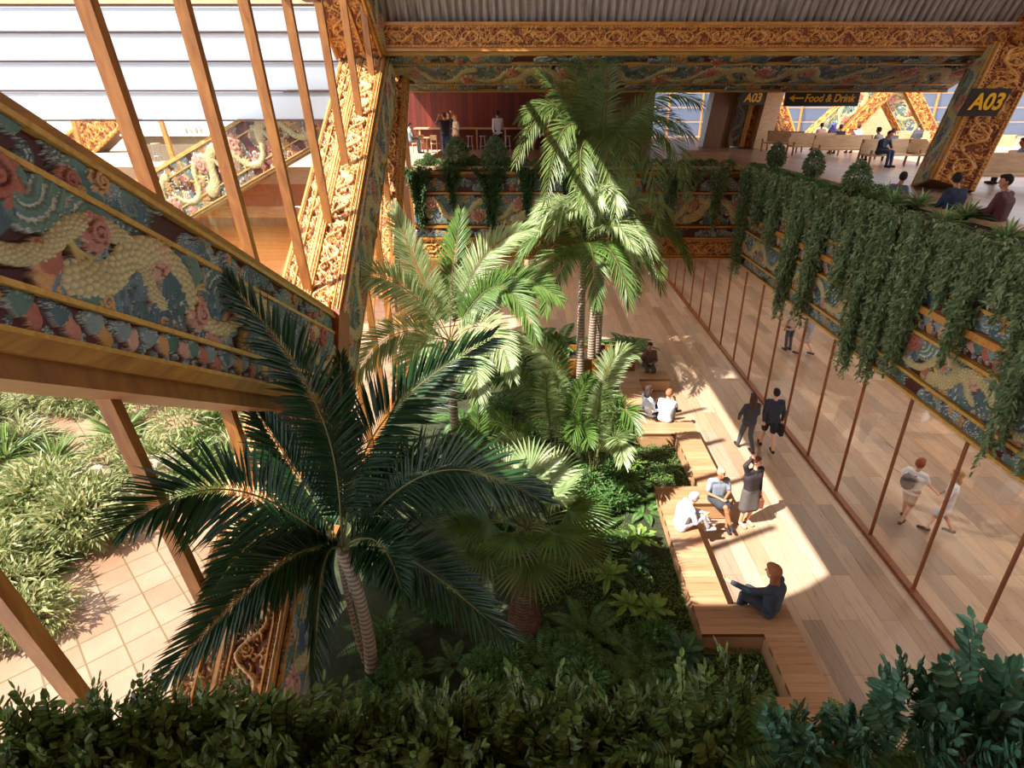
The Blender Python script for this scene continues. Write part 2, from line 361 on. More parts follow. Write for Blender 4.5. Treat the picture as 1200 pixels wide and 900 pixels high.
def gold_art(L, W, res, seed, ground='#7c3614', borders=True, dn=1., e='#a0571c', pal=GOLD, med=False):
    r = np.random.default_rng(seed); A = Art(L, W, res, ground)
    lo, hi = (.13*W, .87*W) if borders else (0, W)
    for i in range(int(L * (hi - lo) * 75 * dn)):
        x, y = r.uniform(0, L), r.uniform(lo, hi); R = r.uniform(.05, .1); c = pal[r.integers(len(pal))]
        a0 = r.uniform(0, 6.28); sg = r.choice([-1, 1])
        A.stroke(curl(x, y, R, 1.15, a0, sg, 22), np.linspace(1, .5, 22) * R * .2, .006, .022, c, e, ew=.9)
        if r.random() < .6: A.stroke(bez((x + R*math.cos(a0), y + R*math.sin(a0)), (x + 1.6*R*math.cos(a0+.5), y + 1.6*R*math.sin(a0+.5)), (x + 2.1*R*math.cos(a0), y + 2.1*R*math.sin(a0)), n=14), np.sin(np.linspace(.3, 3, 14)) * R * .33, .008, .022, c, e, ew=.9)
    P = np.linspace(0, L, int(L*40)); k = 2*math.pi/L*max(1, round(L/.8))
    A.stroke(np.stack([P, (lo+hi)/2 + (hi-lo)*.3*np.sin(k*P)], 1), .028, .02, .026, pal[1], e, ew=.9)
    if med:
        for x in np.arange(L/8, L, L/4):
            for R in (.22*W,): A.stroke(curl(x, W/2, R, 1, 0, 1, 60) * 0 + np.stack([x + 1.7*R*np.cos(np.linspace(0, 6.28, 60)), W/2 + R*np.sin(np.linspace(0, 6.28, 60))], 1), .02, .03, .02, pal[3], e, ew=.9)
    if borders:
        for y, w_ in ((.03*W, .022), (.105*W, .014), (.895*W, .014), (.97*W, .022)): A.stroke(np.stack([P, P*0 + y], 1), w_, .03, .02, pal[1], e, ew=.95)
        for x in np.arange(0, L, .11):
            for y in (.067*W, .933*W): A.stroke([(x, y), (x+.04, y)], .018, .015, .02, pal[3], e, ew=.9)
    return A
def panel(name, O, U, V, lu, lv, A, res, parent, u0=0, dep=1., label=None, band=(0, 1), mscale=1., fade=True):
    """real relief: a grid over O + u U + v V, raised along U x V by the carving's depth"""
    O, U, V = map(lambda a: np.asarray(a, float), (O, U, V)); N = nz(np.cross(U, V))
    nu, nv = max(2, int(lu / res)), max(2, int(lv / res)); uu = np.linspace(0, lu, nu + 1); vv = np.linspace(0, lv, nv + 1)
    ix = (((uu / mscale + u0) / A.res).astype(int)) % A.nx
    iy = np.clip(((band[0] + vv / lv * (band[1] - band[0])) * A.ny).astype(int), 0, A.ny - 1)
    H = A.H[np.ix_(iy, ix)] * dep * mscale; K = A.C[np.ix_(iy, ix)]
    H[0] = H[-1] = 0; H[:, 0] = H[:, -1] = 0
    P = O + uu[None, :, None] * U + vv[:, None, None] * V + H[..., None] * N
    i, j = np.meshgrid(np.arange(nv), np.arange(nu), indexing='ij'); a = i*(nu+1) + j
    Q = np.stack([a, a+1, a+nu+2, a+nu+1], -1).reshape(-1, 4)
    me = bpy.data.meshes.new(name); me.vertices.add((nu+1)*(nv+1)); me.loops.add(Q.size); me.polygons.add(len(Q))
    me.vertices.foreach_set('co', (P.reshape(-1, 3) - loc_of(parent)).ravel()); me.loops.foreach_set('vertex_index', Q.ravel())
    me.polygons.foreach_set('loop_start', np.arange(0, Q.size, 4)); me.polygons.foreach_set('use_smooth', np.ones(len(Q), bool))
    at = me.color_attributes.new('Col', 'FLOAT_COLOR', 'POINT')
    at.data.foreach_set('color', np.concatenate([K.reshape(-1, 3), np.ones((K.size//3, 1))], 1).ravel())
    me.update(calc_edges=True); me.validate()
    o = link(name, me, M['relief']); o.parent = parent
    if label: o['label'] = label
    return o
def rails(parent, A0, U, V, lu, fr, w=.06, d=.05, mat='rail', name='rail'):
    A0, U, V = map(lambda a: np.asarray(a, float), (A0, U, V)); N = nz(np.cross(U, V))
    for y in fr:
        a = A0 + V*y + N*d/2; obj(name, MB().bar(a, a + U*lu, w, d + .02, side=V), M[mat], parent)
ART_D = dragon_art(6, .8, .009, 3, big=2.3, dens=1.9, body=.14)
ART_P = petal_art(5.94, .3, .009, 5)
ART_C = dragon_art(5, .3, .009, 8, dragon=False, dens=2.2, big=1.6)
ART_G_SUNLIT = gold_art(4, .8, .012, 24, ground='#7a3a14', pal=GOLD_SUNLIT, e='#a8682c', dn=1.2)
ART_G = gold_art(4, .8, .012, 4)
ART_GM = gold_art(4, .6, .012, 6, med=True, dn=1.3)
ART_D2 = dragon_art(6, 1.0, .014, 13, body=.15, ground='#401410', big=1.7, dens=1.8)

_t = PAL_T[:]; PAL_T[:] = ['#8a6a4c', '#6c6a5c', '#a07a48', '#5c6a62', '#8a4a34']
ART_W = dragon_art(6, 1.0, .016, 17, body=.12, ground='#5a1c12', big=1.3, dens=1.3); PAL_T[:] = _t
def box_truss(name, label, a, b, w, d, side, faces, cat='beam', core='core', res=.02, skip_core=False):
    """box member from a to b; side = direction across its width; faces: dict face -> art kind"""
    a = np.asarray(a, float); b = np.asarray(b, float); t = nz(b - a); L = np.linalg.norm(b - a)
    x = nz(np.asarray(side, float) - t * (np.asarray(side, float) @ t)); y = np.cross(t, x)   # y = top normal candidate
    root = thing(name, label, cat, (float(a[0]), float(a[1]), float(min(a[2], b[2]))))
    obj('core', MB().bar(a, b, w, d, side=x), M[core], root)
    for f, kind in faces.items():
        n, across, wid, off = {'+x': (x, y, d, w/2), '-x': (-x, y, d, w/2), '+y': (y, x, w, d/2), '-y': (-y, x, w, d/2)}[f]
        U, V = t, across
        if np.cross(U, V) @ n < 0: V = -V
        O = a + n*(off + .012) - V*wid/2
        if kind == 'gold': panel('carved_panel', O, U, V, L, wid, ART_G, res, root, dep=1.3, label='gilded carving on red ground')
        elif kind == 'gold3':
            panel('carved_panel', O, U, V, L, wid*.36, ART_G, res, root, dep=1.5, band=(.1, .9), label='narrow gilded carving on red ground')
            panel('carved_panel', O + V*wid*.36, U, V, L, wid*.64, ART_G, res, root, u0=1, dep=1.6, label='wide gilded carving on red ground')
            rails(root, O, U, V, L, (.03, wid*.36, wid-.03), .06, .09, 'rail2')
        elif kind == 'warm':
            panel('painted_relief', O, U, V, L, wid, ART_W, res, root, label='maroon and gold dragon carving')
            rails(root, O, U, V, L, (.03, wid*.22, wid*.78, wid-.03), .045, .06)
        elif kind == 'goldm': panel('carved_panel', O, U, V, L, wid, ART_GM, res, root, dep=1.3, label='gilded medallion carving')
        else:
            panel('painted_relief', O, U, V, L, wid, ART_D2, res, root, dep=1., label='many-coloured dragon carving')
            rails(root, O, U, V, L, (.03, wid*.2, wid*.8, wid-.03), .045, .06)
    return root
# ================= SETTING =================
struct('floor', bx((2.6, 1.0, -.2), (24, 47, 0)), M['floor'])
struct('floor', bx((-4.4, 20.5, -.2), (2.6, 47, -.002)), M['floor'])
struct('floor', bx((-30, 24, -.25), (-4.4, 47, -.01)), M['farfloor'])
struct('floor', bx((-30, -2, -.25), (-4.4, 24, -.015)), M['tiles'])
# upper storey floors
struct('floor', bx((-4.0, 21.25, UP-.5), (7.45, 50, UP)), M['upfloor'])
struct('floor', bx((7.55, 3, UP-.5), (46, 50, UP)), M['upfloor'])
# far timber band under the far balcony, storey ends
struct('wall_far', bx((-30, 46.5, -.2), (46, 46.8, UP-.5)), M['pillarwood'])
struct('wall_back_shade_block', bx((-4.6, -2.2, -.2), (24, -2, 14)), M['pillarwood'])  # unseen wall added to darken the foreground
struct('wall_red', MB().box((-11, 37.5, UP), (.9, 37.7, 9.3)), M['redwall'])
struct('wall_behind_palm', bx((1.1, 40, UP), (7.7, 40.2, 9.3)), M['pillarwood'])
struct('wall_side_of_red_room', MB().box((.9, 30.5, UP), (1.1, 37.7, 9.3)), M['pillarwood'])
# ceilings
struct('ceiling_upper_room', bx((-6.8, 22.3, 9.3), (14.6, 46, 9.5)), M['palewood'])
struct('ceiling_sun_mask', MB().box((-4.4, 2.3, 14.6), (18.6, 11.6, 14.9)).box((-3.4, 11.6, 14.6), (18.6, 17.2, 14.9)), M['palewood'])  # unseen roof, edges shaped to bound the sun patch and light the palms
struct('ceiling_near_sun_block', bx((-12, -2.2, 12.0), (24, 2.4, 12.3)), M['palewood'])  # unseen roof added to keep the sun off the foreground
struct('wall_sun_gap_block', bx((-4.4, 2.3, 12.3), (24, 2.45, 14.9)), M['palewood'])  # unseen wall added to stop sun leaking between the two roofs
# corrugated soffit rising towards the camera
m = MB(); x = -4.6; top = (16.9, 14.2); V = []; n = 0
xs = np.arange(-5.4, 18.6, .055)
zz = np.where(np.arange(len(xs)) % 4 < 2, .03, -.03)
d = nz(V3(0, -(19.3-16.9), 0) + V3(0, 0, 3.8)); nn = V3(0, -d[2], d[1])
P0 = np.stack([xs, 19.3 + nn[1]*zz*1.3, 10.5 + nn[2]*zz*1.3], 1); P1 = P0 + np.array([0, -2.4, 3.8])
m.add(np.concatenate([P0, P1]), [(i, i+1, len(xs)+i+1, len(xs)+i) for i in range(len(xs)-1)])
m.box((-4.4, 17.2, 14.6), (18.6, 19.5, 14.9))
struct('ceiling_corrugated', m, M['corr'])

# ---------- left glazed facade ----------
XF = -4.3
w = tag(thing('window_1', None, None, (XF, 12, 0)), kind='structure')
m = MB().box((XF-.01, -1.8, 0), (XF+.01, 24, 14))
obj('pane', m, M['glass'], w)
DIAG0, DIAG1 = V3(0, 2.0, 9.55), V3(0, 10, 4.65)
for k in range(-2, 9):
    Y = 6.56 + 1.9 * k
    # each stands with a slight lean, tops towards the viewer
    a = V3(XF, Y + 1.5, 0); b = V3(XF, Y - .35, 13.5)
    obj('mullion', MB().bar(a, b, .13 if k < 2 else .1, .16, side=(0, 1, 0)), M['mull'], w)
for zz_ in (14.45,): obj('head_rail', MB().bar((XF, -1.8, zz_), (XF, 24, zz_), .14, .14), M['mull'], w)
obj('sill', MB().box((XF-.1, -1.8, 0), (XF+.1, 24, .12)), M['mull'], w)
obj('added_sun_block', MB().box((XF-.15, 11.6, 10.4), (XF+.15, 13.9, 12.9)), M['core'], w)  # unseen panel added to cut off the far end of the sun patch

# ---------- right glazed screen under the balcony ----------
XR = 7.47
w = tag(thing('window_2', None, None, (XR, 12, 0)), kind='structure')
obj('pane', MB().box((XR-.006, 2.6, 0), (XR+.006, 46, 3.6)), M['glass'], w)
obj('sill', MB().box((XR-.09, 2.6, 0), (XR+.05, 46, .07)), M['mull2'], w)
for k in range(-3, 23):
    Y = 8.61 + 1.6 * k + (0 if k < 6 else 0)
    obj('mullion', MB().box((XR-.03, Y-.018, .07), (XR+.03, Y+.018, 3.6)), M['mull2'], w)

# ---------- louvred far facades ----------
w = tag(thing('window_3', None, None, (-16, 21.5, 7.9)), kind='structure')
for z0, z1 in ((8.1, 8.9), (8.97, 9.74), (9.81, 10.55), (10.62, 11.25)):
    obj('blind', MB().box((-40, 21.48, z0), (-5.3, 21.52, z1)), M['louvre'], w)
for z0 in (8.05, 8.93, 9.77, 10.58, 11.3): obj('rail', MB().box((-40, 21.42, z0-.02), (-5.3, 21.58, z0+.035)), M['darkwood'], w)
obj('boarded_header', MB().box((-40, 21.4, 11.34), (-5.3, 21.6, 12.4)), M['palewood'], w)
w = tag(thing('window_4', None, None, (30, 49, UP)), kind='structure')
for i in range(9):
    obj('louvre', MB().bar((7.6, 49, UP + .5 + i), (46, 49, UP + .5 + i), .05, .93, side=(0, 1, .18)), M['louvre2'], w)
    obj('rail', MB().box((7.6, 48.9, UP + i - .03), (46, 49.1, UP + i + .03)), M['fascia'], w)
for i in range(16): x_ = 8 + i*2.5; obj('mullion', MB().box((x_-.05, 48.75, UP), (x_+.05, 48.9, 15)), M['rail2'], w)

M['endblock'] = wood('red_brown_timber', '#7a3212', '#a04a1e', (8, 8, 1))
# ---------- big dragon-carved diagonal, left foreground ----------
U = nz(V3(0, 5.7, -3.41)); Vv = V3(0, .512, .859)
E0 = V3(-3.5, 4.3, 8.55); Eb = E0 - Vv * 1.46 - U * 2.9; LL = 6.64 + 2.9 - .12
bm = thing('carved_beam', 'huge diagonal timber beam with painted dragon carving, left foreground in front of the glass', 'beam', (-3.5, 9.5, 3.9))
obj('core', MB().bar(Eb + Vv*.73 + V3(-.5, 0, 0), Eb + Vv*.73 + V3(-.5, 0, 0) + U*LL, .98, 1.46, side=(1, 0, 0)), M['core'], bm)
R_ = .0095
panel('dragon_relief', Eb + Vv*.34, U, Vv, LL, .80, ART_D, R_, bm, dep=1.35, label='cream scaled dragon among teal scrolls and pink flowers')
panel('upper_relief', Eb + Vv*1.17, U, Vv, LL, .25, ART_C, R_, bm, dep=1.2, label='teal scrolls and pink flowers')
panel('lower_relief', Eb + Vv*.03, U, Vv, LL, .28, ART_P, R_, bm, dep=1.2, label='row of pink petals and teal leaf fans')
rails(bm, Eb, U, Vv, LL, (0.015, .325, 1.155, 1.44), .045, .075)
obj('ledge_board', MB().bar(Eb - Vv*.07 + V3(-.42, 0, 0), Eb - Vv*.07 + V3(-.42, 0, 0) + U*LL, 1.05, .13, side=(1, 0, 0)), M['fascia'], bm)
obj('ledge_board', MB().bar(Eb - Vv*.22 + V3(-.5, 0, 0), Eb - Vv*.22 + V3(-.5, 0, 0) + U*LL, 1.0, .17, side=(1, 0, 0)), M['core'], bm)
obj('top_board', MB().bar(Eb + Vv*1.5 + V3(-.45, 0, 0), Eb + Vv*1.5 + V3(-.45, 0, 0) + U*LL, 1.02, .09, side=(1, 0, 0)), M['fascia'], bm)
e = Eb + U*LL + Vv*.68
obj('end_block', MB().bar(e + V3(-.5, 0, 0), e + V3(-.5, 0, 0) + U*.6, 1.3, 1.8, side=(1, 0, 0)), M['endblock'], bm)

# ---------- long sloping carved column, left ----------
a = V3(-3.86, 4.6, 1.50); b = V3(-4.72, 19.4, 9.87); t = nz(b - a)
nrm = nz(np.cross(V3(1, 0, 0), t));
if nrm[2] < 0: nrm = -nrm
cl = box_truss('carved_column', 'long sloping sunlit column with gilded fretwork carving, left of the palms', a - nrm*.6, b - nrm*.6, 1.24, 1.2, (1, 0, 0), {}, cat='column')
O = a - V3(.62, 0, 0) + nrm*.02; Ud = t; 
L_ = np.linalg.norm(b - a)
xd = nz(V3(1, 0, 0) - t*t[0]); 
# top face: U x V must point along nrm
def face(root, O, U, V, N, lu, kind, lv, res, **kw):
    if np.cross(U, V) @ N < 0: O = O + V*lv; V = -V
    return O, U, V
O1 = a - xd*.62 + nrm*.02
for (v0, wd, art, dp) in ((0.05, .42, ART_G_SUNLIT, 2.2), (.5, .72, ART_G_SUNLIT, 2.6)):
    Oo = O1 + xd*v0
    if np.cross(t, xd) @ nrm > 0: panel('fretwork_panel', Oo, t, xd, L_, wd, art, .015, cl, dep=dp)
    else: panel('fretwork_panel', Oo + xd*wd, t, -xd, L_, wd, art, .015, cl, dep=dp)
for y_ in (0.02, .25, .485, .62, 1.1, 1.22):
    p_ = O1 + xd*y_ + nrm*.045; obj('rail', MB().bar(p_, p_ + t*L_, .05 if y_ not in (.25, .62, 1.1) else .025, .1, side=xd), M['rail2'], cl)
S1 = a + xd*.635 - nrm*1.2
Vq = nrm; 
if np.cross(t, Vq) @ xd > 0: panel('dragon_relief', S1, t, Vq, L_, 1.2, ART_D2, .02, cl, dep=1.1)
else: panel('dragon_relief', S1 + Vq*1.2, t, -Vq, L_, 1.2, ART_D2, .02, cl, dep=1.1)
for y_ in (.03, .3, .9, 1.17): p_ = S1 + nrm*y_ + xd*.03; obj('rail', MB().bar(p_, p_ + t*L_, .04, .07, side=nrm), M['rail'], cl)

# diagonal continuing up from the node towards the roof, and one running down to the right
box_truss('carved_column', 'short gilded strut rising to the roof from the top of the sloping column', (-4.75, 19.3, 10.15), (-5.1, 16.2, 13.9), 1.3, 1.2, (1, 0, 0), {'-y': 'gold3', '+y': 'gold3', '+x': 'dragon'}, cat='column')
box_truss('carved_column', 'gilded strut dropping behind the sloping column beside the far balcony', (-4.1, 21, 9.6), (-4.4, 17.5, 3.2), .5, .5, (1, 0, 0), {'-y': 'goldm', '+x': 'gold', '+y': 'goldm'}, cat='column')
# slim glazing bars right of the column
w = tag(thing('window_5', None, None, (-3.9, 17, 0)), kind='structure')
for (u0, v0, u1, v1, Y) in ((462, 300, 452, 395, 17), (440, 300, 436, 392, 16.6), (455, 250, 468, 400, 17.6)):
    obj('mullion', MB().bar(at_Y(u0, v0, Y), at_Y(u1, v1, Y), .07, .07), M['rail2'], w)

# ---------- top beam over the far balcony ----------
tb = thing('carved_beam', 'dark horizontal carved beam spanning the top of the hall under the corrugated ceiling', 'beam', (4.8, 20, 8.98))
x0, x1 = -4.15, 13.6
m = MB().add([(x0,19,9.9),(x0,19,10.58),(x0,22,10.58),(x0,22,8.985),(x1,19,9.9),(x1,19,10.58),(x1+.4,22,10.58),(x1+.4,22,8.985)],
     [(0,1,2,3),(7,6,5,4),(0,4,5,1),(1,5,6,2),(2,6,7,3),(3,7,4,0)])
obj('core', m, M['core'], tb)
panel('carved_panel', (x0, 18.985, 9.98), (1,0,0), (0,0,1), x1-x0, .56, ART_GM, .02, tb, dep=1.2, label='gilded leaf carving on the front face')
rails(tb, (x0, 18.98, 9.9), (1,0,0), (0,0,1), x1-x0, (.03, .66), .08, .08, 'rail2')
Vs = nz(V3(0, -3, .915)); O_ = V3(x0, 22, 8.97)
panel('dragon_relief', O_ + Vs*.75, (1,0,0), Vs, x1-x0, 1.6, ART_D2, .022, tb, dep=1.3, label='many-coloured dragons on the sloping underside')
panel('scroll_relief', O_ + Vs*.12, (1,0,0), Vs, x1-x0, .6, ART_C, .022, tb, mscale=1.5, label='many-coloured scrolls')
panel('scroll_relief', O_ + Vs*2.4, (1,0,0), Vs, x1-x0, .6, ART_C, .022, tb, mscale=1.5, u0=2, label='many-coloured scrolls')
rails(tb, O_, (1,0,0), Vs, x1-x0, (.05, .72, 2.37, 3.07), .07, .06)
obj('back_board', MB().box((x0, 22.0, 8.9), (x1+.4, 22.25, 9.5)), M['core'], tb)

# ---------- far balcony front ----------
fb = thing('balcony_front', 'far balcony parapet with carved bands and planting, across the hall behind the palms', 'balcony', (1.7, 21.1, 3.5))
xa, xb = -4.0, 7.4
obj('core', MB().box((xa, 21.05, 3.5), (xb, 21.4, 6.5)), M['core'], fb)
panel('gilded_panel', (xa, 21.02, 3.6), (1,0,0), (0,0,1), xb-xa, .62, ART_GM, .02, fb, dep=1.3)
panel('painted_relief', (xa, 21.02, 4.3), (1,0,0), (0,0,1), xb-xa, .3, ART_C, .02, fb)
panel('painted_relief', (xa, 21.02, 4.75), (1,0,0), (0,0,1), xb-xa, 1.0, ART_D2, .02, fb)
panel('painted_relief', (xa, 21.02, 5.85), (1,0,0), (0,0,1), xb-xa, .45, ART_C, .02, fb)
rails(fb, (xa, 21.04, 3.5), (1,0,0), (0,0,1), xb-xa, (.05, .77, 1.17, 2.3), .07, .09, 'rail2')
obj('shelf', MB().box((xa, 20.88, 6.42), (xb, 21.4, 6.5)), M['fascia'], fb)
obj('planter_trough', MB().box((xa, 21.35, 6.25), (xb+.2, 21.5, 6.62)).box((xa, 22.1, UP), (8.4, 22.2, 6.62)), M['palewood'], fb)
obj('soil', MB().box((xa, 21.3, UP), (8.4, 22.15, 6.52)), M['soil'], fb)

# ---------- right balcony front ----------
rb = thing('balcony_front', 'right-hand balcony parapet with painted dragon bands under hanging greenery', 'balcony', (7.4, 12, 3.5))
ya, yb = 3.5, 21.3
obj('core', MB().box((7.42, ya, 3.5), (7.75, yb, 6.5)), M['core'], rb)
for z0, hh, art, sc in ((3.56, .28, ART_C, 1), (3.92, .72, ART_D, 1), (4.74, .34, ART_P, 1), (5.2, .34, ART_C, 1.2), (5.62, .7, ART_D, 1)):
    panel('painted_relief', (7.40, yb, z0), (0,-1,0), (0,0,1), yb-ya, hh, art, .017, rb, mscale=sc, u0=z0)
rails(rb, (7.41, yb, 3.5), (0,-1,0), (0,0,1), yb-ya, (.03, .38, 1.18, 1.64, 2.07), .06, .1, 'rail')
rails(rb, (7.41, yb, 3.5), (0,-1,0), (0,0,1), yb-ya, (1.64, 2.9), .13, .14, 'rail2', 'ledge')
obj('planter_trough', MB().box((7.4, ya, 6.45), (7.52, 21.3, 6.6)).box((8.42, ya, UP), (8.52, 21.3, 6.62)), M['palewood'], rb)
obj('soil', MB().box((7.52, ya, UP), (8.42, 21.3, 6.54)), M['soil'], rb)
obj('ledge_seat', MB().box((8.52, ya, 6.52), (9.0, 16.5, 6.6)).box((8.6, ya, UP), (8.9, 16.5, 6.52)), M['palewood'], rb)

# ---------- right A03 column and its upper strut ----------
sd = nz(V3(1, -.25, 0))
A03a, A03b = V3(12.35, 18.4, UP), V3(13.55, 19.1, 9.75)
ca = box_truss('carved_column', 'leaning carved column with the large A03 sign behind the right-hand planter', A03a, A03b, 1.15, 1.5, sd, {'-x': 'dragon', '-y': 'goldm', '+y': 'goldm'}, cat='column', res=.018)
box_truss('carved_column', 'carved strut rising to the upper right corner from the end of the top beam', (13.7, 19.2, 9.7), (18.6, 16.2, 13.6), 1.3, 1.3, (0, 1, .6), {'-x': 'gold', '-y': 'dragon', '+y': 'gold', '+x': 'dragon'}, cat='column')
# ================= PLANTS =================
def blades(P, D, N, L, W, droop, fan=(.3, .68), wf=(1, .75)):
    """many leaf blades at once: base P, direction D, face normal N"""
    P, D, N = (np.asarray(q, float) for q in (P, D, N)); n = len(P)
    L, W, droop = (np.broadcast_to(q, (n,)).astype(float)[:, None] for q in (L, W, droop))
    S = nz(np.cross(D, N)); Z = V3(0, 0, 1)
    q = lambda s: P + D*L*s - Z*droop*L*s*s
    a, b, tip = q(fan[0]), q(fan[1]), q(1.)
    k = N * W * .25
    V = np.stack([P, a + S*W*wf[0]/2, a - S*W*wf[0]/2, b + S*W*wf[1]/2, b - S*W*wf[1]/2, tip, a - k, b - k], 1).reshape(-1, 3)
    F_ = []
    for i in range(n):
        o = i*8; F_ += [(o, o+6, o+1), (o, o+2, o+6), (o+1, o+6, o+7, o+3), (o+6, o+2, o+4, o+7), (o+3, o+7, o+5), (o+7, o+4, o+5)]
    return V, F_
def frond(name, pts, parent, mat, n=46, ll=.6, face=(0, 0, 1), wid=.035, droop=.25, start=.18, vee=.25, seed=0, stem='stem', rr=.016, label=None, ang=(62, 22)):
    r = np.random.default_rng(seed); face = V3(*face)
    B = bez(*pts, n=40); T = np.gradient(B, axis=0); s = np.linspace(start, 1, n)
    Q = np.stack([np.interp(s, np.linspace(0, 1, 40), B[:, i]) for i in range(3)], 1)
    TT = nz(np.stack([np.interp(s, np.linspace(0, 1, 40), T[:, i]) for i in range(3)], 1))
    q = (s - start) / (1 - start); prof = np.clip(np.sin(math.pi * (.12 + .8*q)), .05, 1) ** .7
    mb = MB(); Ps, Ds, Ns, Ls = [], [], [], []
    for sg in (-1, 1):
        side = nz(np.cross(TT, face)) * sg; up = nz(np.cross(side, TT)) * sg
        an = np.radians(ang[0] + (ang[1] - ang[0])*q) + r.normal(0, .05, n)
        D = nz(side*np.sin(an)[:, None] + TT*np.cos(an)[:, None] + up*(vee + r.normal(0, .07, n))[:, None])
        Ps.append(Q); Ds.append(D); Ns.append(nz(up + side*.2)); Ls.append(ll*prof*r.uniform(.88, 1.08, n))
    Lc = np.concatenate(Ls)
    mb.add(*blades(np.concatenate(Ps), np.concatenate(Ds), np.concatenate(Ns), Lc, wid*(.6+.4*Lc/ll), droop*r.uniform(.7, 1.3, 2*n)))
    k0 = len(mb.f); mb.tube(B, np.linspace(rr, rr*.25, 40), 5, 1)
    return tag(obj(name, mb, [mat, M[stem]], parent), label)
def trunk(parent, pts, rad, mat='bark', n=12):
    P = bez(*pts, n=14); R_ = np.interp(np.linspace(0, 1, 14), np.linspace(0, 1, len(rad)), rad)
    return obj('trunk', MB().tube(P, R_, n), M[mat], parent, smooth=True)
def arch(c, d, L, rise, fall=0, r=None):
    """bezier of a frond leaving crown c in direction angle d (radians, plan), arching"""
    h = V3(math.cos(d), math.sin(d), 0); c = np.asarray(c, float)
    return [c, c + h*L*.25 + V3(0, 0, rise), c + h*L*.75 + V3(0, 0, rise*1.1), c + h*L + V3(0, 0, rise*.6 - fall)]

# A: big dark foreground palm
cr = V3(-2.66, 6.55, 2.85)
pa = thing('palm_tree', 'large dark foreground palm with broad feathery fronds against the left glass', 'palm', (-2.6, 6.7, 0))
trunk(pa, [(-2.6, 6.7, 0), (-2.5, 6.8, 1.2), cr], [.12, .09, .1])
obj('side_stem', MB().tube(bez((-2.75, 6.9, .1), (-2.95, 7.1, 1.1), cr + V3(-.1, .1, -.25), n=10), .045, 8), M['bark'], pa, smooth=True)
TA = [ # tip px, t, mid px, t, leaflet, face
 ((266, 330), 6.6, (395, 470), 7.6, .62, (.5, -.7, .6)),
 ((88, 618), 5.9, (255, 540), 7.2, .82, (0, -.8, .7)),
 ((572, 398), 7.6, (425, 480), 7.9, .72, (-.2, -.85, .5)),
 ((632, 585), 7.1, (515, 515), 7.8, .75, (-.1, -.8, .6)),
 ((592, 745), 6.9, (480, 640), 7.9, .62, (.1, -.6, .8)),
 ((165, 805), 6.4, (330, 640), 7.7, .6, (0, -.7, .7)),
 ((366, 815), 7.4, (372, 640), 7.9, .42, (.9, -.4, .2)),
 ((540, 560), 8.9, (450, 540), 8.9, .62, (0, -.5, .8)),
 ((300, 480), 8.6, (350, 560), 8.8, .6, (0, -.6, .8)),
 ((470, 690), 6.6, (450, 620), 7.5, .55, (0, -.6, .8)),
 ((225, 690), 7.6, (310, 600), 8.2, .55, (0, -.7, .7)),
 ((400, 420), 9.2, (400, 540), 8.9, .5, (0, -.9, .3))]
for i, (tp, tt, mp, mt, ll, fc) in enumerate(TA):
    T_ = at_t(*tp, tt); Mi = at_t(*mp, mt); T_[0] = max(T_[0], -4.05); Mi[0] = max(Mi[0], -4.1)
    frond('frond', [cr, cr*.4 + Mi*.6 + V3(0,0,.1), Mi, T_], pa, G['palmshaded'], n=88, ll=ll*1.25, face=fc, wid=.05, droop=.16 if i != 6 else .5, seed=i, start=.14, rr=.02)
# B: stout fan-leaved palm
cb = V3(-.05, 7.6, 2.35)
pb = thing('palm_tree', 'short stout palm with thick brown fibrous trunk beside the mossy bed', 'palm', (-.08, 7.5, 0))
m = MB(); n_ = 16; zz_ = np.linspace(0, 2.15, 36)
for i in range(35):
    rr_ = .25 + .03*math.sin(i*.3) - .09*(zz_[i]/2.15)**4; m.tube([(-.08, 7.5 + .03*zz_[i], zz_[i]), (-.08, 7.5 + .03*zz_[i], zz_[i]+.06)], [rr_*.92, rr_*1.06], 16)
obj('trunk', m, M['barkbrown'], pb, smooth=False)
for i in range(26):
    a_ = i * 2.4 + .2; r_ = [1.25, 1.15, 1.0][i % 3]; ri = [.35, .7, 1.0][i % 3]
    h_ = V3(math.cos(a_), math.sin(a_), 0); pl_ = [.62, .5, .35][i % 3]; B_ = bez(cb, cb + h_*pl_*.5 + V3(0, 0, ri*.4), cb + h_*pl_*(1.35) + V3(0, 0, [.12, .4, .78][i % 3]), n=10)
    ax_ = nz(B_[-1] - B_[-3] - V3(0, 0, .03)); sd_ = nz(np.cross(ax_, V3(0, 0, 1))); nn_ = np.cross(sd_, ax_); q_ = np.linspace(-1.9, 1.9, 30)
    D_ = nz(np.cos(q_)[:, None]*ax_ + np.sin(q_)[:, None]*sd_ + .12*nn_); m = MB(); m.add(*blades(np.repeat([B_[-1]], 30, 0), D_, np.repeat([nn_], 30, 0), .78*(1 - .08*q_**2), .046, .25, fan=(.35, .7), wf=(1, .8)))
    m.tube(B_, np.linspace(.018, .01, 10), 5, 1); obj('fan_leaf', m, [G[('palmtall', 'palmmid', 'palmsunlit')[i % 3]], M['stem']], pb)  # upper leaves paler, lower ones darker: light from above put into the colour
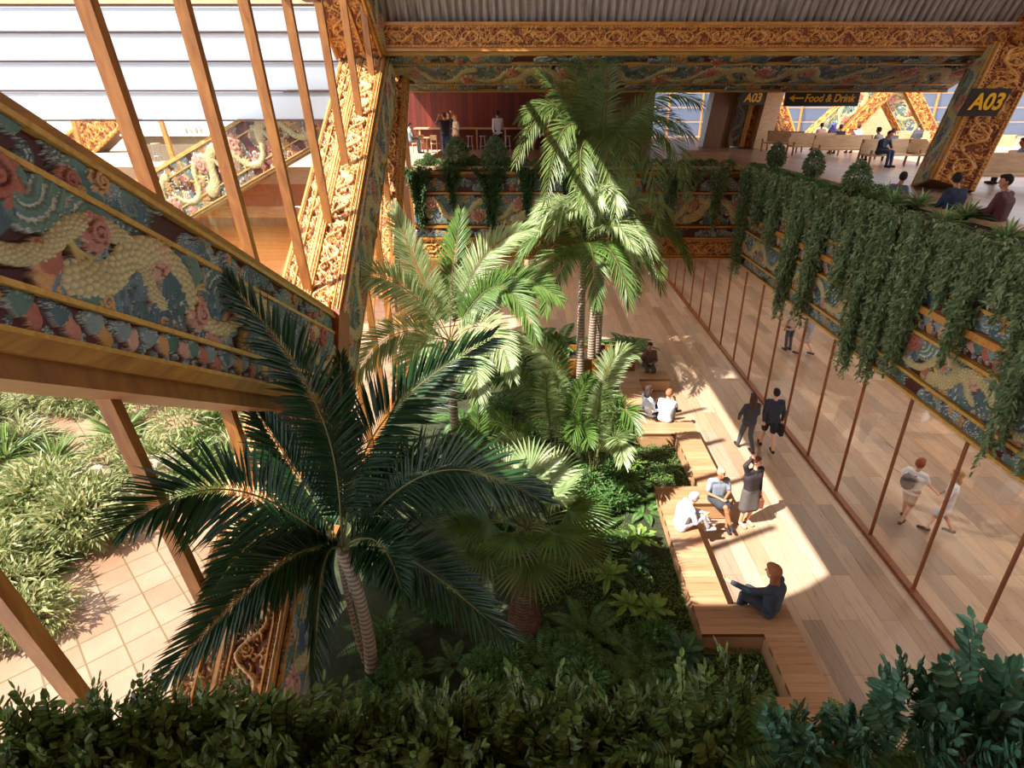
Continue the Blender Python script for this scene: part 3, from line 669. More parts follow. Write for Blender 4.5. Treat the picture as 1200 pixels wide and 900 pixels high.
# C: bright palm, centre left
cc = V3(-1.9, 13.2, 3.45)
pc = thing('palm_tree', 'bright sunlit palm with upright feathery fronds beside the sloping column', 'palm', (-1.9, 13.2, 0))
trunk(pc, [(-1.9, 13.3, 0), (-1.95, 13.3, 1.7), cc], [.12, .1])
for i, (tp, tt, mp, mt) in enumerate([((462, 243), 13.2, (490, 320), 13.4), ((402, 335), 12.4, (455, 300), 13), ((628, 395), 13, (590, 290), 13.4), ((622, 268), 13.8, (560, 280), 13.9),
      ((412, 452), 12.6, (450, 370), 13.2), ((655, 350), 13.4, (600, 300), 13.6), ((560, 470), 12.2, (560, 400), 12.8), ((470, 460), 12.4, (490, 390), 13), ((540, 250), 14.8, (530, 310), 14.3), ((600, 440), 12.4, (580, 360), 13)]):
    frond('frond', [cc, cc*.5 + at_t(*mp, mt)*.5, at_t(*mp, mt), at_t(*tp, tt)], pc, G['palmsunlit' if i % 3 != 2 else 'palmmid'], n=104, ll=.74, face=(0, -.8, .6), wid=.042, droop=.2, seed=70+i, start=.15)
# D: clumping palms in the bed
def clump(label, base, tips, mat, seed, ll=.62, nst=4):
    p = thing('clumping_palm', label, 'palm', (base[0], base[1], 0)); r = np.random.default_rng(seed)
    for i, (tp, tt, mp, mt) in enumerate(tips):
        b0 = V3(base[0] + r.uniform(-.18, .18), base[1] + r.uniform(-.18, .18), .02)
        frond('frond', [b0, b0*.55 + at_t(*mp, mt)*.45, at_t(*mp, mt), at_t(*tp, tt)], p, G[mat[i % len(mat)]], n=60, ll=ll, face=(0, -.75, .65), wid=.058, droop=.3, seed=seed+i, start=.36, rr=.022)
    return p
clump('clumping palm with arching pale fronds in the middle of the bed', (.55, 12.6, 0),
  [((600, 402), 13.4, (668, 395), 13.6), ((575, 445), 13, (630, 420), 13.4), ((690, 440), 13.6, (672, 470), 13.8), ((640, 440), 12.8, (640, 470), 13), ((535, 505), 13, (590, 470), 13.5), ((720, 470), 13.8, (700, 455), 13.8), ((548, 560), 12.5, (600, 490), 13.2), ((650, 395), 14.5, (660, 430), 14.4), ((690, 520), 12.3, (680, 480), 13)], ('palmsunlit', 'palmmid', 'palmmid'), 100)
clump('clumping palm with one tall silvery frond beside the sunny bench', (1.55, 12.1, 0),
  [((742, 414), 13.5, (700, 400), 13.5), ((745, 505), 12.8, (728, 440), 13.2), ((705, 450), 12.8, (700, 480), 13.2), ((670, 510), 12.4, (685, 470), 13), ((730, 540), 12.2, (725, 480), 12.8)], ('palmsunlit', 'palmmid'), 120)
clump('low clumping palm behind the stout palm, against the sloping column', (-1.1, 10.6, 0),
  [((520, 520), 11.4, (545, 500), 11.6), ((600, 560), 11, (590, 510), 11.4), ((500, 590), 10.8, (530, 540), 11.2), ((640, 590), 10.6, (610, 540), 11), ((560, 480), 12, (560, 520), 11.8)], ('palmmid', 'palmsunlit'), 140, .5)
# E: slim twin palms
for (lab, bx_, by_, cx_, cy_, cz_, sd_) in (('slim tall palm with pale trunk and bright bushy crown, nearer of the pair', 1.75, 18.2, 1.7, 18.0, 4.6, 160), ('slim tall palm with bright crown, farther of the pair behind the red planter', 2.2, 19.0, 2.35, 18.6, 5.1, 180)):
    p = thing('palm_tree', lab, 'palm', (bx_, by_, 0)); c_ = V3(cx_, cy_, cz_)
    trunk(p, [(bx_, by_, 0), (bx_-.1, by_, 2.4), c_], [.15, .12, .1])
    for i in range(19):
        a_ = i*2.4 + sd_; st = [1.5, 1.05, .5, .1][i % 4]; L__ = [1.5, 2.2, 2.7, 2.5][i % 4]
        frond('frond', arch(c_, a_, L__, st, fall=[.1, .5, 1.3, 1.4][i % 4]), p, G[('palmsunlit', 'palmmid')[(i//2) % 2]], n=52, ll=.75, wid=.05, droop=.36, seed=sd_+i, start=.12, face=(0, -.25, 1))
# F: tall palm reaching the upper storey
p = thing('palm_tree', 'tallest palm with drooping dark fronds rising in front of the top beam', 'palm', (2.4, 19.6, 0)); c_ = V3(2.2, 19.3, 7.35)
trunk(p, [(2.4, 19.6, 0), (2.5, 19.6, 4), c_], [.17, .13, .12])
for i, (tp, tt, mp, mt) in enumerate([((684, 28), 16.6, (690, 85), 17.4), ((605, 190), 16.8, (640, 85), 17.6), ((820, 122), 16.8, (775, 90), 17.4), ((806, 232), 16.6, (790, 120), 17.4), ((640, 235), 16.4, (655, 110), 17.2),
     ((632, 85), 16.8, (660, 110), 17.4), ((810, 160), 17.4, (760, 110), 17.6), ((770, 260), 16.4, (770, 140), 17), ((610, 140), 17.2, (650, 100), 17.6), ((660, 45), 17, (680, 100), 17.4), ((655, 205), 17, (665, 120), 17.4), ((690, 258), 16.2, (668, 150), 17), ((738, 218), 16.2, (730, 130), 16.9), ((720, 255), 16.6, (705, 120), 17), ((712, 50), 16.8, (712, 100), 17.4)]):
    frond('frond', [c_, c_*.5 + at_t(*mp, mt)*.5, at_t(*mp, mt), at_t(*tp, tt)], p, G['palmtall'], n=62, ll=.85, face=(0, -.6, .8), wid=.042, droop=.4, seed=200+i, start=.1, rr=.025)

# ---------- small plants ----------
def rand_dir(r, n, up=.4):
    a = r.uniform(0, 2*math.pi, n); z = r.uniform(up, 1, n); h = np.sqrt(1 - z*z)
    return np.stack([h*np.cos(a), h*np.sin(a), z], 1)
def spiky_mb(r, n=60, L=.5, W=.035, up=.15, droop=.35):
    D = rand_dir(r, n, up); Nn = nz(np.cross(np.cross(D, V3(0, 0, 1)), D)); mb = MB()
    return mb.add(*blades(D*.03, D, Nn, L*r.uniform(.7, 1.1, n), W, droop))
def rosette_mb(r, n=16, L=.3, W=.09):
    a = np.arange(n)*2.4; z = np.linspace(.15, .9, n); h = np.sqrt(1 - z*z); D = np.stack([h*np.cos(a), h*np.sin(a), z], 1); Nn = nz(np.cross(np.cross(D, V3(0, 0, 1)), D))
    return MB().add(*blades(D*.02 + V3(0,0,.12), D, Nn, L*np.linspace(1.1, .55, n), W, .3, fan=(.35, .72), wf=(.9, .9)))
def bush_mb(r, n, R, L, W, cone=0, stems=True):
    d = nz(r.normal(0, 1, (n, 3))); q = r.uniform(.45, 1, n)[:, None] ** .6; P = d*q*np.array(R)
    if cone: z = (P[:, 2] / R[2] + 1)/2; P[:, :2] *= (1.15 - cone*z)[:, None]
    P[:, 2] += R[2]; D = nz(d + r.normal(0, .5, (n, 3)) + V3(0, 0, .15)); Nn = nz(np.cross(np.cross(D, V3(.1, .1, 1)), D) + r.normal(0, .35, (n, 3)))
    mb = MB().add(*blades(P, D, Nn, L*r.uniform(.7, 1.2, n), W, .25, wf=(1, .85)))
    if stems:
        for i in range(7): e_ = P[r.integers(n)]; mb.tube([(0, 0, 0), e_*.5 + V3(0, 0, .05), e_], [.012, .008, .004], 5, 1, caps=False)
    return mb
def sprig_mb(r, ns, R, H, L, W, nl=9, spread=.9):
    """upright sprigs with paired leaves (hedge foliage)"""
    mb = MB(); Ps, Ds, Ns = [], [], []
    for i in range(ns):
        a = r.uniform(0, 6.28); d = r.uniform(0, 1)**.5; b = V3(R[0]*d*math.cos(a)*.75, R[1]*d*math.sin(a)*.75, 0)
        t = b*1.33 + V3(r.normal(0, .06), r.normal(0, .06), H*r.uniform(.5, 1.1)); mid = (b+t)/2 + V3(0, 0, H*.15)
        S = bez(b, mid, t, n=nl+3); mb.tube(S, np.linspace(.006, .003, nl+3), 4, 1, caps=False); T = nz(np.gradient(S, axis=0))
        for k in range(2, nl+3):
            ref = nz(np.cross(T[k], V3(math.cos(a+1.2), math.sin(a+1.2), .4)))
            for sg in ((-1, 1) if k < nl+2 else (0,)):
                Ps.append(S[k]); Ds.append(nz(ref*sg*spread + T[k]*(.55 if sg else 1) + r.normal(0, .15, 3))); Ns.append(nz(np.cross(ref, T[k]) + r.normal(0, .25, 3) + V3(0, 0, .7)))
    return mb.add(*blades(Ps, Ds, Ns, L*r.uniform(.75, 1.15, len(Ps)), W, .15, fan=(.3, .68), wf=(1, .85)))
def fern_mb(r, n=8, L=.7, ll=.14):
    mb = MB()
    for i in range(n):
        a = i*6.28/n + r.uniform(-.3, .3); P = bez((0, 0, 0), (L*.35*math.cos(a), L*.35*math.sin(a), L*.6), (L*math.cos(a), L*math.sin(a), L*r.uniform(.15, .5)), n=24)
        T = nz(np.gradient(P, axis=0)); mb.tube(P, np.linspace(.006, .002, 24), 4, 1, caps=False)
        for sg in (-1, 1):
            sd = nz(np.cross(T, V3(0, 0, 1)))*sg; D = nz(sd + T*.45)[4:]; q = np.linspace(.1, 1, 20)
            mb.add(*blades(P[4:], D, nz(np.cross(sd, T)*sg)[4:], ll*np.sin(q*2.7+.3), ll*.28, .15))
    return mb
def master(name, mb, mat, n2='stem'):
    V = np.concatenate(mb.v); me = bpy.data.meshes.new(name); me.from_pydata(V.tolist(), [], mb.f)
    me.materials.append(G[mat]); me.materials.append(M[n2]); me.polygons.foreach_set('material_index', mb.m); me.update(); return me
def plant(name, me, loc, s=1, rz=0, label=None, cat='plant', group=None, sc=None):
    o = bpy.data.objects.new(name, me); C.objects.link(o); o.location = tuple(float(q) for q in loc); o.rotation_euler = (0, 0, rz)
    o.scale = sc if sc else (s, s, s); return tag(o, label, cat, group)
r = np.random.default_rng(21)
ME = dict(
 spiky=[master('spiky_plant', spiky_mb(r, 70, .55, .045, .05), 'spiky') for _ in range(2)],
 ros=[master('rosette_plant', rosette_mb(r), 'rosette')], rosd=[master('rosette_plant', rosette_mb(r, 18, .3, .07), 'rosettedark')],
 fern=[master('fern', fern_mb(r), 'fern') for _ in range(2)],
 bush=[master('leafy_bush', bush_mb(r, 520, (.34, .34, .26), .11, .04), 'fern') for _ in range(2)],
 conebush=[master('conical_bush', bush_mb(r, 1300, (.3, .3, .36), .085, .038, cone=.55), 'vine')],
 hedge=[master('leafy_hedge', sprig_mb(r, 34, (.42, .3), .34, .078, .036), 'hedge', 'stemdark') for _ in range(3)],
 hedgeblue=[master('broad_leaf_bush', sprig_mb(r, 30, (.4, .35), .42, .135, .055, 7), 'hedgeblue', 'stemdark') for _ in range(2)],
 g1=[master('garden_shrub', bush_mb(r, 500, (.8, .8, .5), .3, .05), 'garden') for _ in range(2)],
 g2=[master('garden_grass', spiky_mb(r, 130, 1.1, .05, .02, .45), 'garden2') for _ in range(2)],
 g3=[master('garden_grass', spiky_mb(r, 80, 1.2, .07, .1, .3), 'gardengreen') for _ in range(2)])

# garden bed inside: soil mound and mossy mat
m = MB(); nx_, ny_ = 60, 120
X_, Y_ = np.meshgrid(np.linspace(-4.2, 3.99, nx_), np.linspace(2.6, 20.6, ny_)); 
def bedmask(x, y):
    if x < 2.98: return True
    return (11.44 < y < 13.9) or (3.0 < y < 7.2)
Zb = .06 + .08*np.sin(X_*1.3+1)*np.cos(Y_*.9) ; Zb = np.clip(Zb, .03, .3)
idx = lambda i, j: i*nx_ + j
f_ = [(idx(i,j), idx(i,j+1), idx(i+1,j+1), idx(i+1,j)) for i in range(ny_-1) for j in range(nx_-1) if bedmask((X_[i,j]+X_[i,j+1])/2, (Y_[i,j]+Y_[i+1,j])/2)]
o = obj('garden_bed', MB().add(np.stack([X_, Y_, Zb], -1).reshape(-1, 3), f_), M['moss'], smooth=True, base=(0, 11, 0))
tag(o, 'dark planted bed of soil and moss between the left glass and the benches', 'garden bed', kind='stuff')
n = 42000; x = r.uniform(-.3, 3.95, n); y = 3.2 + 17*r.uniform(0, 1, n)**1.5; k_ = np.array([bedmask(a, b) for a, b in zip(x, y)]); x, y = x[k_], y[k_]
P = np.stack([x, y, .08 + .03*r.random(len(x))], 1); D = rand_dir(r, len(x), .1); Nn = nz(np.cross(np.cross(D, V3(0, 0, 1)), D))
o = obj('moss_mat', MB().add(*blades(P, D, Nn, r.uniform(.035, .08, len(x)), .03, .2)), G['moss'], base=(2, 8, .05))
tag(o, 'fine green ground cover filling the bed beside the zigzag bench', 'ground cover', kind='stuff')

# named rosettes along the bench
def pl(kind, px, z, s, label, cat='plant', group=None, name=None):
    me = ME[kind][r.integers(len(ME[kind]))]; p_ = at_Z(px[0], px[1], z)
    return plant(name or me.name.split('.')[0], me, (p_[0], p_[1], z - .12 if z < 1 else z), s, r.uniform(0, 6.28), label, cat, group)
pl('ros', (748, 632), .34, 1.5, 'bright yellow-green rosette plant, farthest of three in the moss beside the bench')
pl('ros', (713, 676), .34, 1.6, 'light green rosette plant right of the stout palm, beside the moss')
pl('ros', (736, 710), .34, 1.35, 'light green rosette plant, left one of the touching pair by the bench corner')
pl('ros', (764, 716), .34, 1.45, 'light green rosette plant, right one of the touching pair by the bench corner')
pl('rosd', (800, 770), .34, 1.8, 'dark rosette plant just left of the mossy square inside the bench')
pl('rosd', (712, 640), .3, 1.3, 'dark green rosette plant above the light green one right of the stout palm')
pl('rosd', (748, 660), .3, 1.2, 'small dark rosette plant in front of the yellow-green rosette')
pl('spiky', (775, 553), .1, .8, 'spiky plant on the sunny grass strip beside the bench end')
pl('ros', (745, 545), .1, 1.3, 'leafy rosette on the sunny grass strip beyond the red-brown soil')
for (u, v, s) in ((690, 600, 1.), (725, 590, 1.1), (745, 585, .9), (720, 560, 1), (700, 625, .9), (755, 600, .8), (690, 570, 1.), (735, 570, .9)):
    pl('bush' if s > .95 else 'fern', (u, v), .1, s*1.1, 'low dark green plant in the shaded bed left of the zigzag bench', group='low plants beside the bench')
for i in range(46):
    u, v = r.uniform(420, 800), r.uniform(700, 840)
    if u > 790 and v < 760: continue
    if abs(u - 615) < 60 and v < 770: continue
    if u > 685 and v < 745: continue
    pl(('fern', 'bush', 'rosd', 'bush', 'fern')[i % 5], (u, v), .15, r.uniform(.7, 1.25), 'dark green undergrowth plant in the deep shade of the bed, below the stout palm', group='shaded undergrowth of the bed')
for i in range(34):
    x_, y_ = r.uniform(-4.0, 2.3), r.uniform(9.5, 20)
    if y_ < 12 and x_ > 1.2: x_ -= 2.2
    me = ME[('bush', 'spiky', 'fern', 'fern', 'bush')[i % 5]][i % 2]
    plant('bed_shrub', me, (x_, y_, .05), r.uniform(.8, 1.5), i, 'green shrub growing among the palm stems in the sunlit part of the bed', 'plant', 'shrubs among the palms')
for i, (u, v, s) in enumerate(((725, 385, 1.0), (705, 392, 1.0), (718, 360, 1.1), (692, 402, .9), (630, 400, 1.6), (650, 370, 1.5))):
    p_ = at_Z(u, v, .5); plant('fern', ME['fern'][i % 2], (p_[0], min(p_[1], 20.3), .1), s*1.5, i, 'tall pale ferny plant behind the slim palms, near the red planter', 'plant', 'ferny plants behind the slim palms')
# moss square clumps
# left outdoor garden
gi = 0
for i in range(150):
    u, v = r.uniform(-60, 330), r.uniform(425, 720)
    if u > 60 and v > 640 - (u - 60)*.1: continue
    if v > 600 and u > 130: continue
    p_ = at_Z(u, v, 0)
    if p_[0] > -5.2 or p_[1] > 23.5: continue
    kd = ('g1', 'g2', 'g3')[i % 3]; s_ = r.uniform(.7, 1.2) * (1 if p_[1] > 9 else .8)
    plant(ME[kd][i % 2].name.split('.')[0], ME[kd][i % 2], p_, s_, i, {'g1': 'sunlit leafy shrub in the garden outside the left glass', 'g2': 'pale straw-green grass clump in the garden outside the left glass', 'g3': 'green spiky grass clump in the garden outside the left glass'}[kd], 'plant', {'g1': 'leafy garden shrubs outside', 'g2': 'pale grass clumps outside', 'g3': 'green grass clumps outside'}[kd])
for i, (u, v) in enumerate(((20, 735), (-15, 745), (50, 728))):
    p_ = at_Z(u, v, .1); plant('garden_shrub', ME['g1'][i % 2], (p_[0], p_[1], 0), .75, i, ('dark green shrub on the terrace tiles at the left edge, middle one', 'dark green shrub at the extreme left edge of the terrace tiles', 'dark green shrub on the terrace tiles, rightmost beside the grout lines')[i], 'plant')
for i, (u, v) in enumerate(((30, 462), (150, 585), (110, 560), (190, 545))):
    p_ = at_Z(u, v, .2); m = MB(); m.ell((0, 0, .1), (.55, .4, .28), 9, 6); m.v[-1] = m.v[-1] + r.normal(0, .035, m.v[-1].shape)
    o = obj('boulder', m, M['concrete'], base=(0, 0, 0)); o.location = (p_[0], p_[1], .1); tag(o, ('pale boulder at the far left of the outdoor garden', 'pale boulder in the garden, in front of the leaning glazing bar', 'pale boulder half hidden in grass left of the glazing bar', 'pale boulder in the garden right of the glazing bar')[i], 'rock')

# ---------- hanging greenery ----------
def drape(x0, y0, ax, length, zt, zb, wt, wb, label, mat='vine', seed=0, dens=1., thick=.36, group=None):
    """curtain of trailing stems: ax = along-edge unit vector, out = towards the void"""
    r = np.random.default_rng(seed); ax = V3(*ax); out = V3(-ax[1], ax[0], 0)
    if (out @ V3(-1, -1, 0)) < 0: out = -out
    Ps, Ds = [], []; mb = MB(); ns = max(8, int(length * 34 * dens))
    for i in range(ns):
        q = r.uniform(-1, 1); top = V3(x0, y0, 0) + ax*q*wt/2 + out*thick*np.clip(.5 + .45*math.sin(q*6 + seed) + r.normal(0, .15), 0, 1)
        zend = zb + (zt - zb) * min(.8, (abs(q)**1.1)*.85) + r.uniform(0, .3); bx_ = V3(x0, y0, 0) + ax*q*wb/2 + out*r.uniform(0, thick*1.1)
        nl = max(6, int((zt - zend) * 30)); s = np.linspace(0, 1, nl)[:, None]; w_ = .05*np.sin(s*9 + i)
        S = np.concatenate([(top*(1-s) + bx_*s + ax*w_)[:, :2], zt + .06*np.sin(i) - (zt - zend)*s], 1)
        Ps.append(S); Ds.append(nz(r.normal(0, .75, (nl, 3)) + out*.45 + V3(0, 0, -.45)))
    P, D = np.concatenate(Ps), np.concatenate(Ds); Nn = nz(out + r.normal(0, .7, P.shape) + V3(0, 0, .5))
    n_ = len(P); mb.add(*blades(P, D, Nn, r.uniform(.07, .12, n_), .045, .3, wf=(1, .8)))
    o = obj('hanging_vine', mb, G[mat], base=(x0, y0, zt)); return tag(o, label, 'hanging plant', group)
DR = [(20.3, .8, 2.9, 'narrow hanging vine at the corner where the two balconies meet'), (19.0, 1.2, 4.9, 'short wide vine right of the corner vine on the right balcony'), (17.7, 1.3, 4.5, 'short vine above the painted band near the balcony corner'),
  (16.2, 1.4, 2.7, 'long vine tip left of the pair of legs below'), (14.8, 1.2, 3.1, 'long vine tip right of the pair of legs below'), (13.3, 1.5, 4.3, 'medium vine between the legs and the longest vines'), (12.35, 1.2, 2.75, 'long vine, left one of the two longest in the middle'), (11.5, 1.2, 2.85, 'long vine, right one of the two longest in the middle'),
  (10.7, 1.2, 3.55, 'long vine just right of the two longest ones'), (9.9, 1.0, 5.2, 'short vine over the bare orange carving'), (9.3, 1.0, 4.4, 'medium vine ending above the widest painted band'), (8.6, 1.0, 5.4, 'short vine near the right edge above the painted flowers')]
for i, (y_, w_, zb, lab) in enumerate(DR): drape(7.36, y_, (0, 1, 0), w_*1.1, 6.68, zb, w_*1.15, w_*.55, lab, 'vine', 300+i, dens=2.1)
drape(7.3, 7.75, (0, 1, 0), 1.2, 6.7, 3.3, 1.1, .8, 'big dense vine mass at the right edge, hanging lowest over the children', 'vine', 330, 1.8)
drape(7.3, 7.0, (0, 1, 0), 1.2, 6.7, 3.7, 1.2, .8, 'dense vine touching the right edge of the picture', 'vine', 331, 1.5)
for i, (u, w_, zb, lab) in enumerate(((492, 1.1, 4.4, 'dark bushy vine at the left end of the far balcony'), (530, .7, 5.2, 'short dark vine second from the left on the far balcony'), (575, 1.2, 4.3, 'long dark vine below the conical bush on the far balcony'), (618, .9, 4.9, 'dark vine left of the tall palm on the far balcony'),
     (665, .8, 5.2, 'dark vine behind the tall palm leaves'), (785, .9, 4.6, 'vine right of the tall palm on the far balcony'), (838, .8, 4.4, 'long thin vine near the right end of the far balcony'), (812, .8, 5.9, 'short vine fringe between the two long ones on the far balcony'))):
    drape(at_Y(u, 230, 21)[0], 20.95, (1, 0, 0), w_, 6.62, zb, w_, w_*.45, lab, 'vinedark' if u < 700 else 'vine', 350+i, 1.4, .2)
# top-of-planter plants, far balcony
for (u, v, s, lab) in ((537, 205, 1.7, 'tall conical bush on the far balcony planter, left one'), (581, 205, 1.7, 'tall conical bush on the far balcony planter below the walking man'), (503, 205, .9, 'small bush at the left end of the far balcony planter'), (556, 208, .8, 'small bush between the two conical bushes')):
    p_ = at_Y(u, v, 21.7); plant('conical_bush', ME['conebush'][0], (p_[0], 21.7, 6.45), s*.9, u, lab, 'bush')
for i in range(22):
    p_ = V3(-3.7 + i*.5, 21.6 + .2*math.sin(i*2), 6.45); plant('trailing_shrub', ME['bush'][i % 2], p_, .75, i, 'low dark shrub in the far balcony planter', 'plant', 'low shrubs of the far balcony planter')
# right planter plants
for (u, v, k_, s, lab) in ((908, 200, 'conebush', .75, 'round bush in the right planter, nearest the balcony corner'), (930, 200, 'conebush', 1.15, 'tall pointed bush in the right planter, second from the corner'), (955, 212, 'conebush', 1.1, 'cone-shaped bush in the right planter left of the wooden seat edge'), (999, 235, 'conebush', 1.15, 'lone conical bush above the vines, left of the first spiky plant'),
     (1044, 244, 'spiky', .72, 'spiky plant in the right planter, first from the left'), (1079, 247, 'spiky', .72, 'spiky plant right of the seated man in grey'), (1083, 225, 'spiky', .66, 'dark spiky plant at the foot of the A03 column'), (1098, 268, 'spiky', .66, 'spiky plant below the man in the blue jacket'),
     (1130, 262, 'spiky', .75, 'large spiky plant between the two seated men at the right'), (1145, 236, 'spiky', .7, 'upright spiky plant behind, between the two men at the right'), (1168, 290, 'spiky', .72, 'spiky plant closest to the right edge, in front of the man in maroon'), (1020, 240, 'bush', .7, 'low dark bush between the conical bush and the spiky plants')):
    p_ = at_Z(u, v, 6.5); plant({'conebush': 'conical_bush', 'spiky': 'spiky_plant', 'bush': 'leafy_bush'}[k_], ME[k_][0], (min(8.35, max(7.6, p_[0])), p_[1], 6.6), s*(1.4 if k_ == 'spiky' else .95), u, lab, 'plant')

for i in range(0, 36):
    if 1 < i < 19: continue
    plant('trailing_shrub', ME['bush'][i % 2], (7.5 + .12*math.sin(i*1.7), 6.6 + i*.41, 6.5), .55, i, 'low trailing shrub along the outer lip of the right planter', 'plant', 'low trailing shrubs of the right planter')

# ---------- near planter and hedge ----------
pt = thing('planter', 'dark timber planter trough along the bottom edge of the picture', 'planter', (0, 1.3, 5.2))
obj('box', MB().box((-4.2, .75, 5.0), (4.6, .82, 5.65)).box((-4.2, 1.72, 4.9), (4.6, 1.80, 5.68)).box((-4.2, .75, 4.9), (4.6, 1.8, 5.0)), M['darkwood'], pt)
cr_ = obj('cap_rail', MB().box((-4.2, 1.68, 5.65), (4.6, 1.84, 5.7)), M['darkwood'], pt)
obj('soil', MB().box((-4.2, .82, 5.0), (4.6, 1.72, 5.6)), M['soil'], pt)
hn = 0
def hedge(kind, u, v, t, s, lab, group=None, name=None):
    p_ = at_t(u, v, t); me = ME[kind][int(u) % len(ME[kind])]
    return plant(name or me.name.split('.')[0], me, p_, s, u*.7, lab, 'plant', group)
for i in range(62):
    u = 10 + i * 14 + r.uniform(-12, 12); v = r.choice([903, 915, 935, 960]) + r.uniform(-8, 8)
    if u > 870: continue
    hedge('hedge', u, v, 2.8 + r.uniform(-.1, .2), r.uniform(.72, .95), 'small-leaved dark hedge plant in the planter along the bottom edge', 'hedge plants along the bottom edge')
for (u, v, s, lab) in ((880, 918, .72, 'feathery fern at the bottom edge below the mossy square'), (955, 925, .78, 'feathery fern at the bottom edge below the bench end'), (1022, 925, .7, 'feathery fern at the bottom edge beside the dark planter face'), (828, 915, .68, 'feathery fern at the bottom edge, leftmost of the ferns')):
    hedge('fern', u, v, 2.6, s*.8, lab, name='fern')
for (u, v, s, lab) in ((1070, 842, .85, 'dark glossy broad-leaved bush left of the bottom right corner'), (1120, 850, .95, 'dark glossy broad-leaved bush in the bottom right corner, middle'), (1185, 830, 1.1, 'tall dark glossy bush at the right edge near the bottom'), (1190, 900, 1., 'dark glossy bush filling the bottom right corner'), (1130, 905, .8, 'dark glossy bush at the bottom edge near the right corner'), (1000, 855, .55, 'sprig of dark glossy leaves rising in front of the bench end'), (930, 860, .6, 'sprig of dark glossy leaves in front of the mossy square')):
    hedge('hedgeblue', u, v + 18, 2.5, s*.6, lab)
# ================= ZIGZAG BENCH =================
Z0, Z1 = .17, .45
XA, XB, XC, XD = 2.94, 3.58, 3.99, 4.62
def seg(label, x0, x1, y0, y1):
    t = thing('timber_bench', label, 'bench', (x0, y0, 0), 'sections of the zigzag bench')
    obj('seat_top', MB().box((x0, y0, .38), (x1, y1, .45)), M['bench'], t)
    obj('apron', MB().box((x0+.012, y0+.012, .03), (x1-.012, y1-.012, .38)), M['bench'], t)
seg('nearest bench section running away from the bottom edge of the picture', XC, XD, 4.9, 7.19)
seg('short bench section crossing at the bottom by the fern tips', XA+.3, XC, 5.55, 6.02)
seg('bench section crossing under the long-haired woman', XA, XD, 7.19, 7.85)
seg('sunlit bench section with palm shadows left of the narrow gap', XA, XB, 7.85, 10.8)
seg('bench section crossing under the woman with crossed legs', XA, XD, 10.8, 11.46)
seg('sunlit bench section right of the bright grass strip', XC, XD, 11.46, 13.9)
seg('bench section crossing under the reclining pair', XA, XD, 13.9, 14.55)
seg('farther bench section half hidden by palm fronds', XA, XB, 14.55, 17.4)
seg('farthest bench section under the man on the phone', XA, XD, 17.4, 18.05)
t = thing('planter', 'red-brown timber planter box around the slim palms', 'planter', (1.9, 18.6, 0))
p0, p1 = at_Z(666, 440, 0), at_Z(742, 440, 0)
obj('box', MB().box((1.0, 18.3, 0), (3.6, 18.38, .75)).box((1.0, 19.6, 0), (3.6, 19.68, .75)).box((1.0, 18.38, 0), (1.08, 19.6, .75)).box((3.52, 18.38, 0), (3.6, 19.6, .75)), M['mull'], t)
obj('soil', MB().box((1.08, 18.38, 0), (3.52, 19.6, .55)), M['soil'], t)

# ================= UPPER STOREY FURNITURE =================
ct = thing('bar_counter', 'long timber bar counter in front of the red boarded wall', 'counter', (-2.8, 34.5, UP))
cx0, cx1 = at_Y(486, 160, 34.4)[0], at_Y(632, 160, 34.4)[0]
obj('counter_top', MB().box((cx0, 34.2, UP+1.05), (cx1, 35.2, UP+1.12)), M['palewood'], ct)
obj('front_panel', MB().box((cx0, 34.8, UP), (cx1, 34.9, UP+1.05)), M['redwall'], ct)
for i in range(5): x_ = cx0 + .3 + i*(cx1-cx0-.6)/4; obj('post', MB().box((x_-.04, 34.25, UP), (x_+.04, 34.33, UP+1.05)), M['palewood'], ct)
def stool_at(label, loc, group=None, first=[None]):
    if first[0] is None:
        s = thing('bar_stool', label, 'stool', loc, group); first[0] = s
        obj('seat', MB().tube([(0,0,.72), (0,0,.76)], [.19, .19], 14), M['palewood'], s, world=False)
        for a in range(4):
            c_, s_ = math.cos(a*1.571+.78), math.sin(a*1.571+.78); obj('leg', MB().tube([(.12*c_,.12*s_,.72), (.2*c_,.2*s_,0)], .014, 6), M['metal'], s, world=False)
        obj('foot_ring', MB().tube([(.17*math.cos(a), .17*math.sin(a), .25) for a in np.linspace(0, 6.28, 13)], .01, 5), M['metal'], s, world=False)
    else: s = dup(first[0], loc, 0, label, group)
    return s
for u, lab in ((551, 'thin bar stool at the red bar, right of the standing group'), (566, 'thin bar stool at the red bar, left of the walking man'), (595, 'thin bar stool at the red bar, right of the walking man'), (612, 'thin bar stool at the red bar nearest the palm leaves')):
    p_ = at_Y(u, 170, 33.7); stool_at(lab, (p_[0], 33.7, UP))
def chair_at(label, loc, rz, first=[None]):
    if first[0] is None:
        s = thing('cafe_chair', label, 'chair', loc, None, rz); first[0] = s
        obj('seat', MB().box((-.22, -.22, .43), (.22, .22, .47)), M['palewood'], s, world=False)
        obj('backrest', MB().box((-.22, -.24, .62), (.22, -.2, .86)), M['palewood'], s, world=False)
        for sx, sy in ((-1,-1),(1,-1),(-1,1),(1,1)): obj('leg', MB().bar((sx*.19, sy*.2, 0), (sx*.19, sy*.2, .86 if sy < 0 else .43), .035, .035), M['palewood'], s, world=False)
    else: s = dup(first[0], loc, rz, label)
    return s
p_ = at_Y(490, 172, 32.5); chair_at('sunlit wooden chair at the left end of the red bar', (p_[0], 32.5, UP), .8)
p_ = at_Y(512, 172, 32.5); chair_at('sunlit wooden chair just left of the standing group by the red bar', (p_[0], 32.5, UP), -.6)
t_ = thing('cafe_table', 'small sunlit wooden table between two chairs by the red bar', 'table', (at_Y(501, 172, 32.7)[0], 32.7, UP))
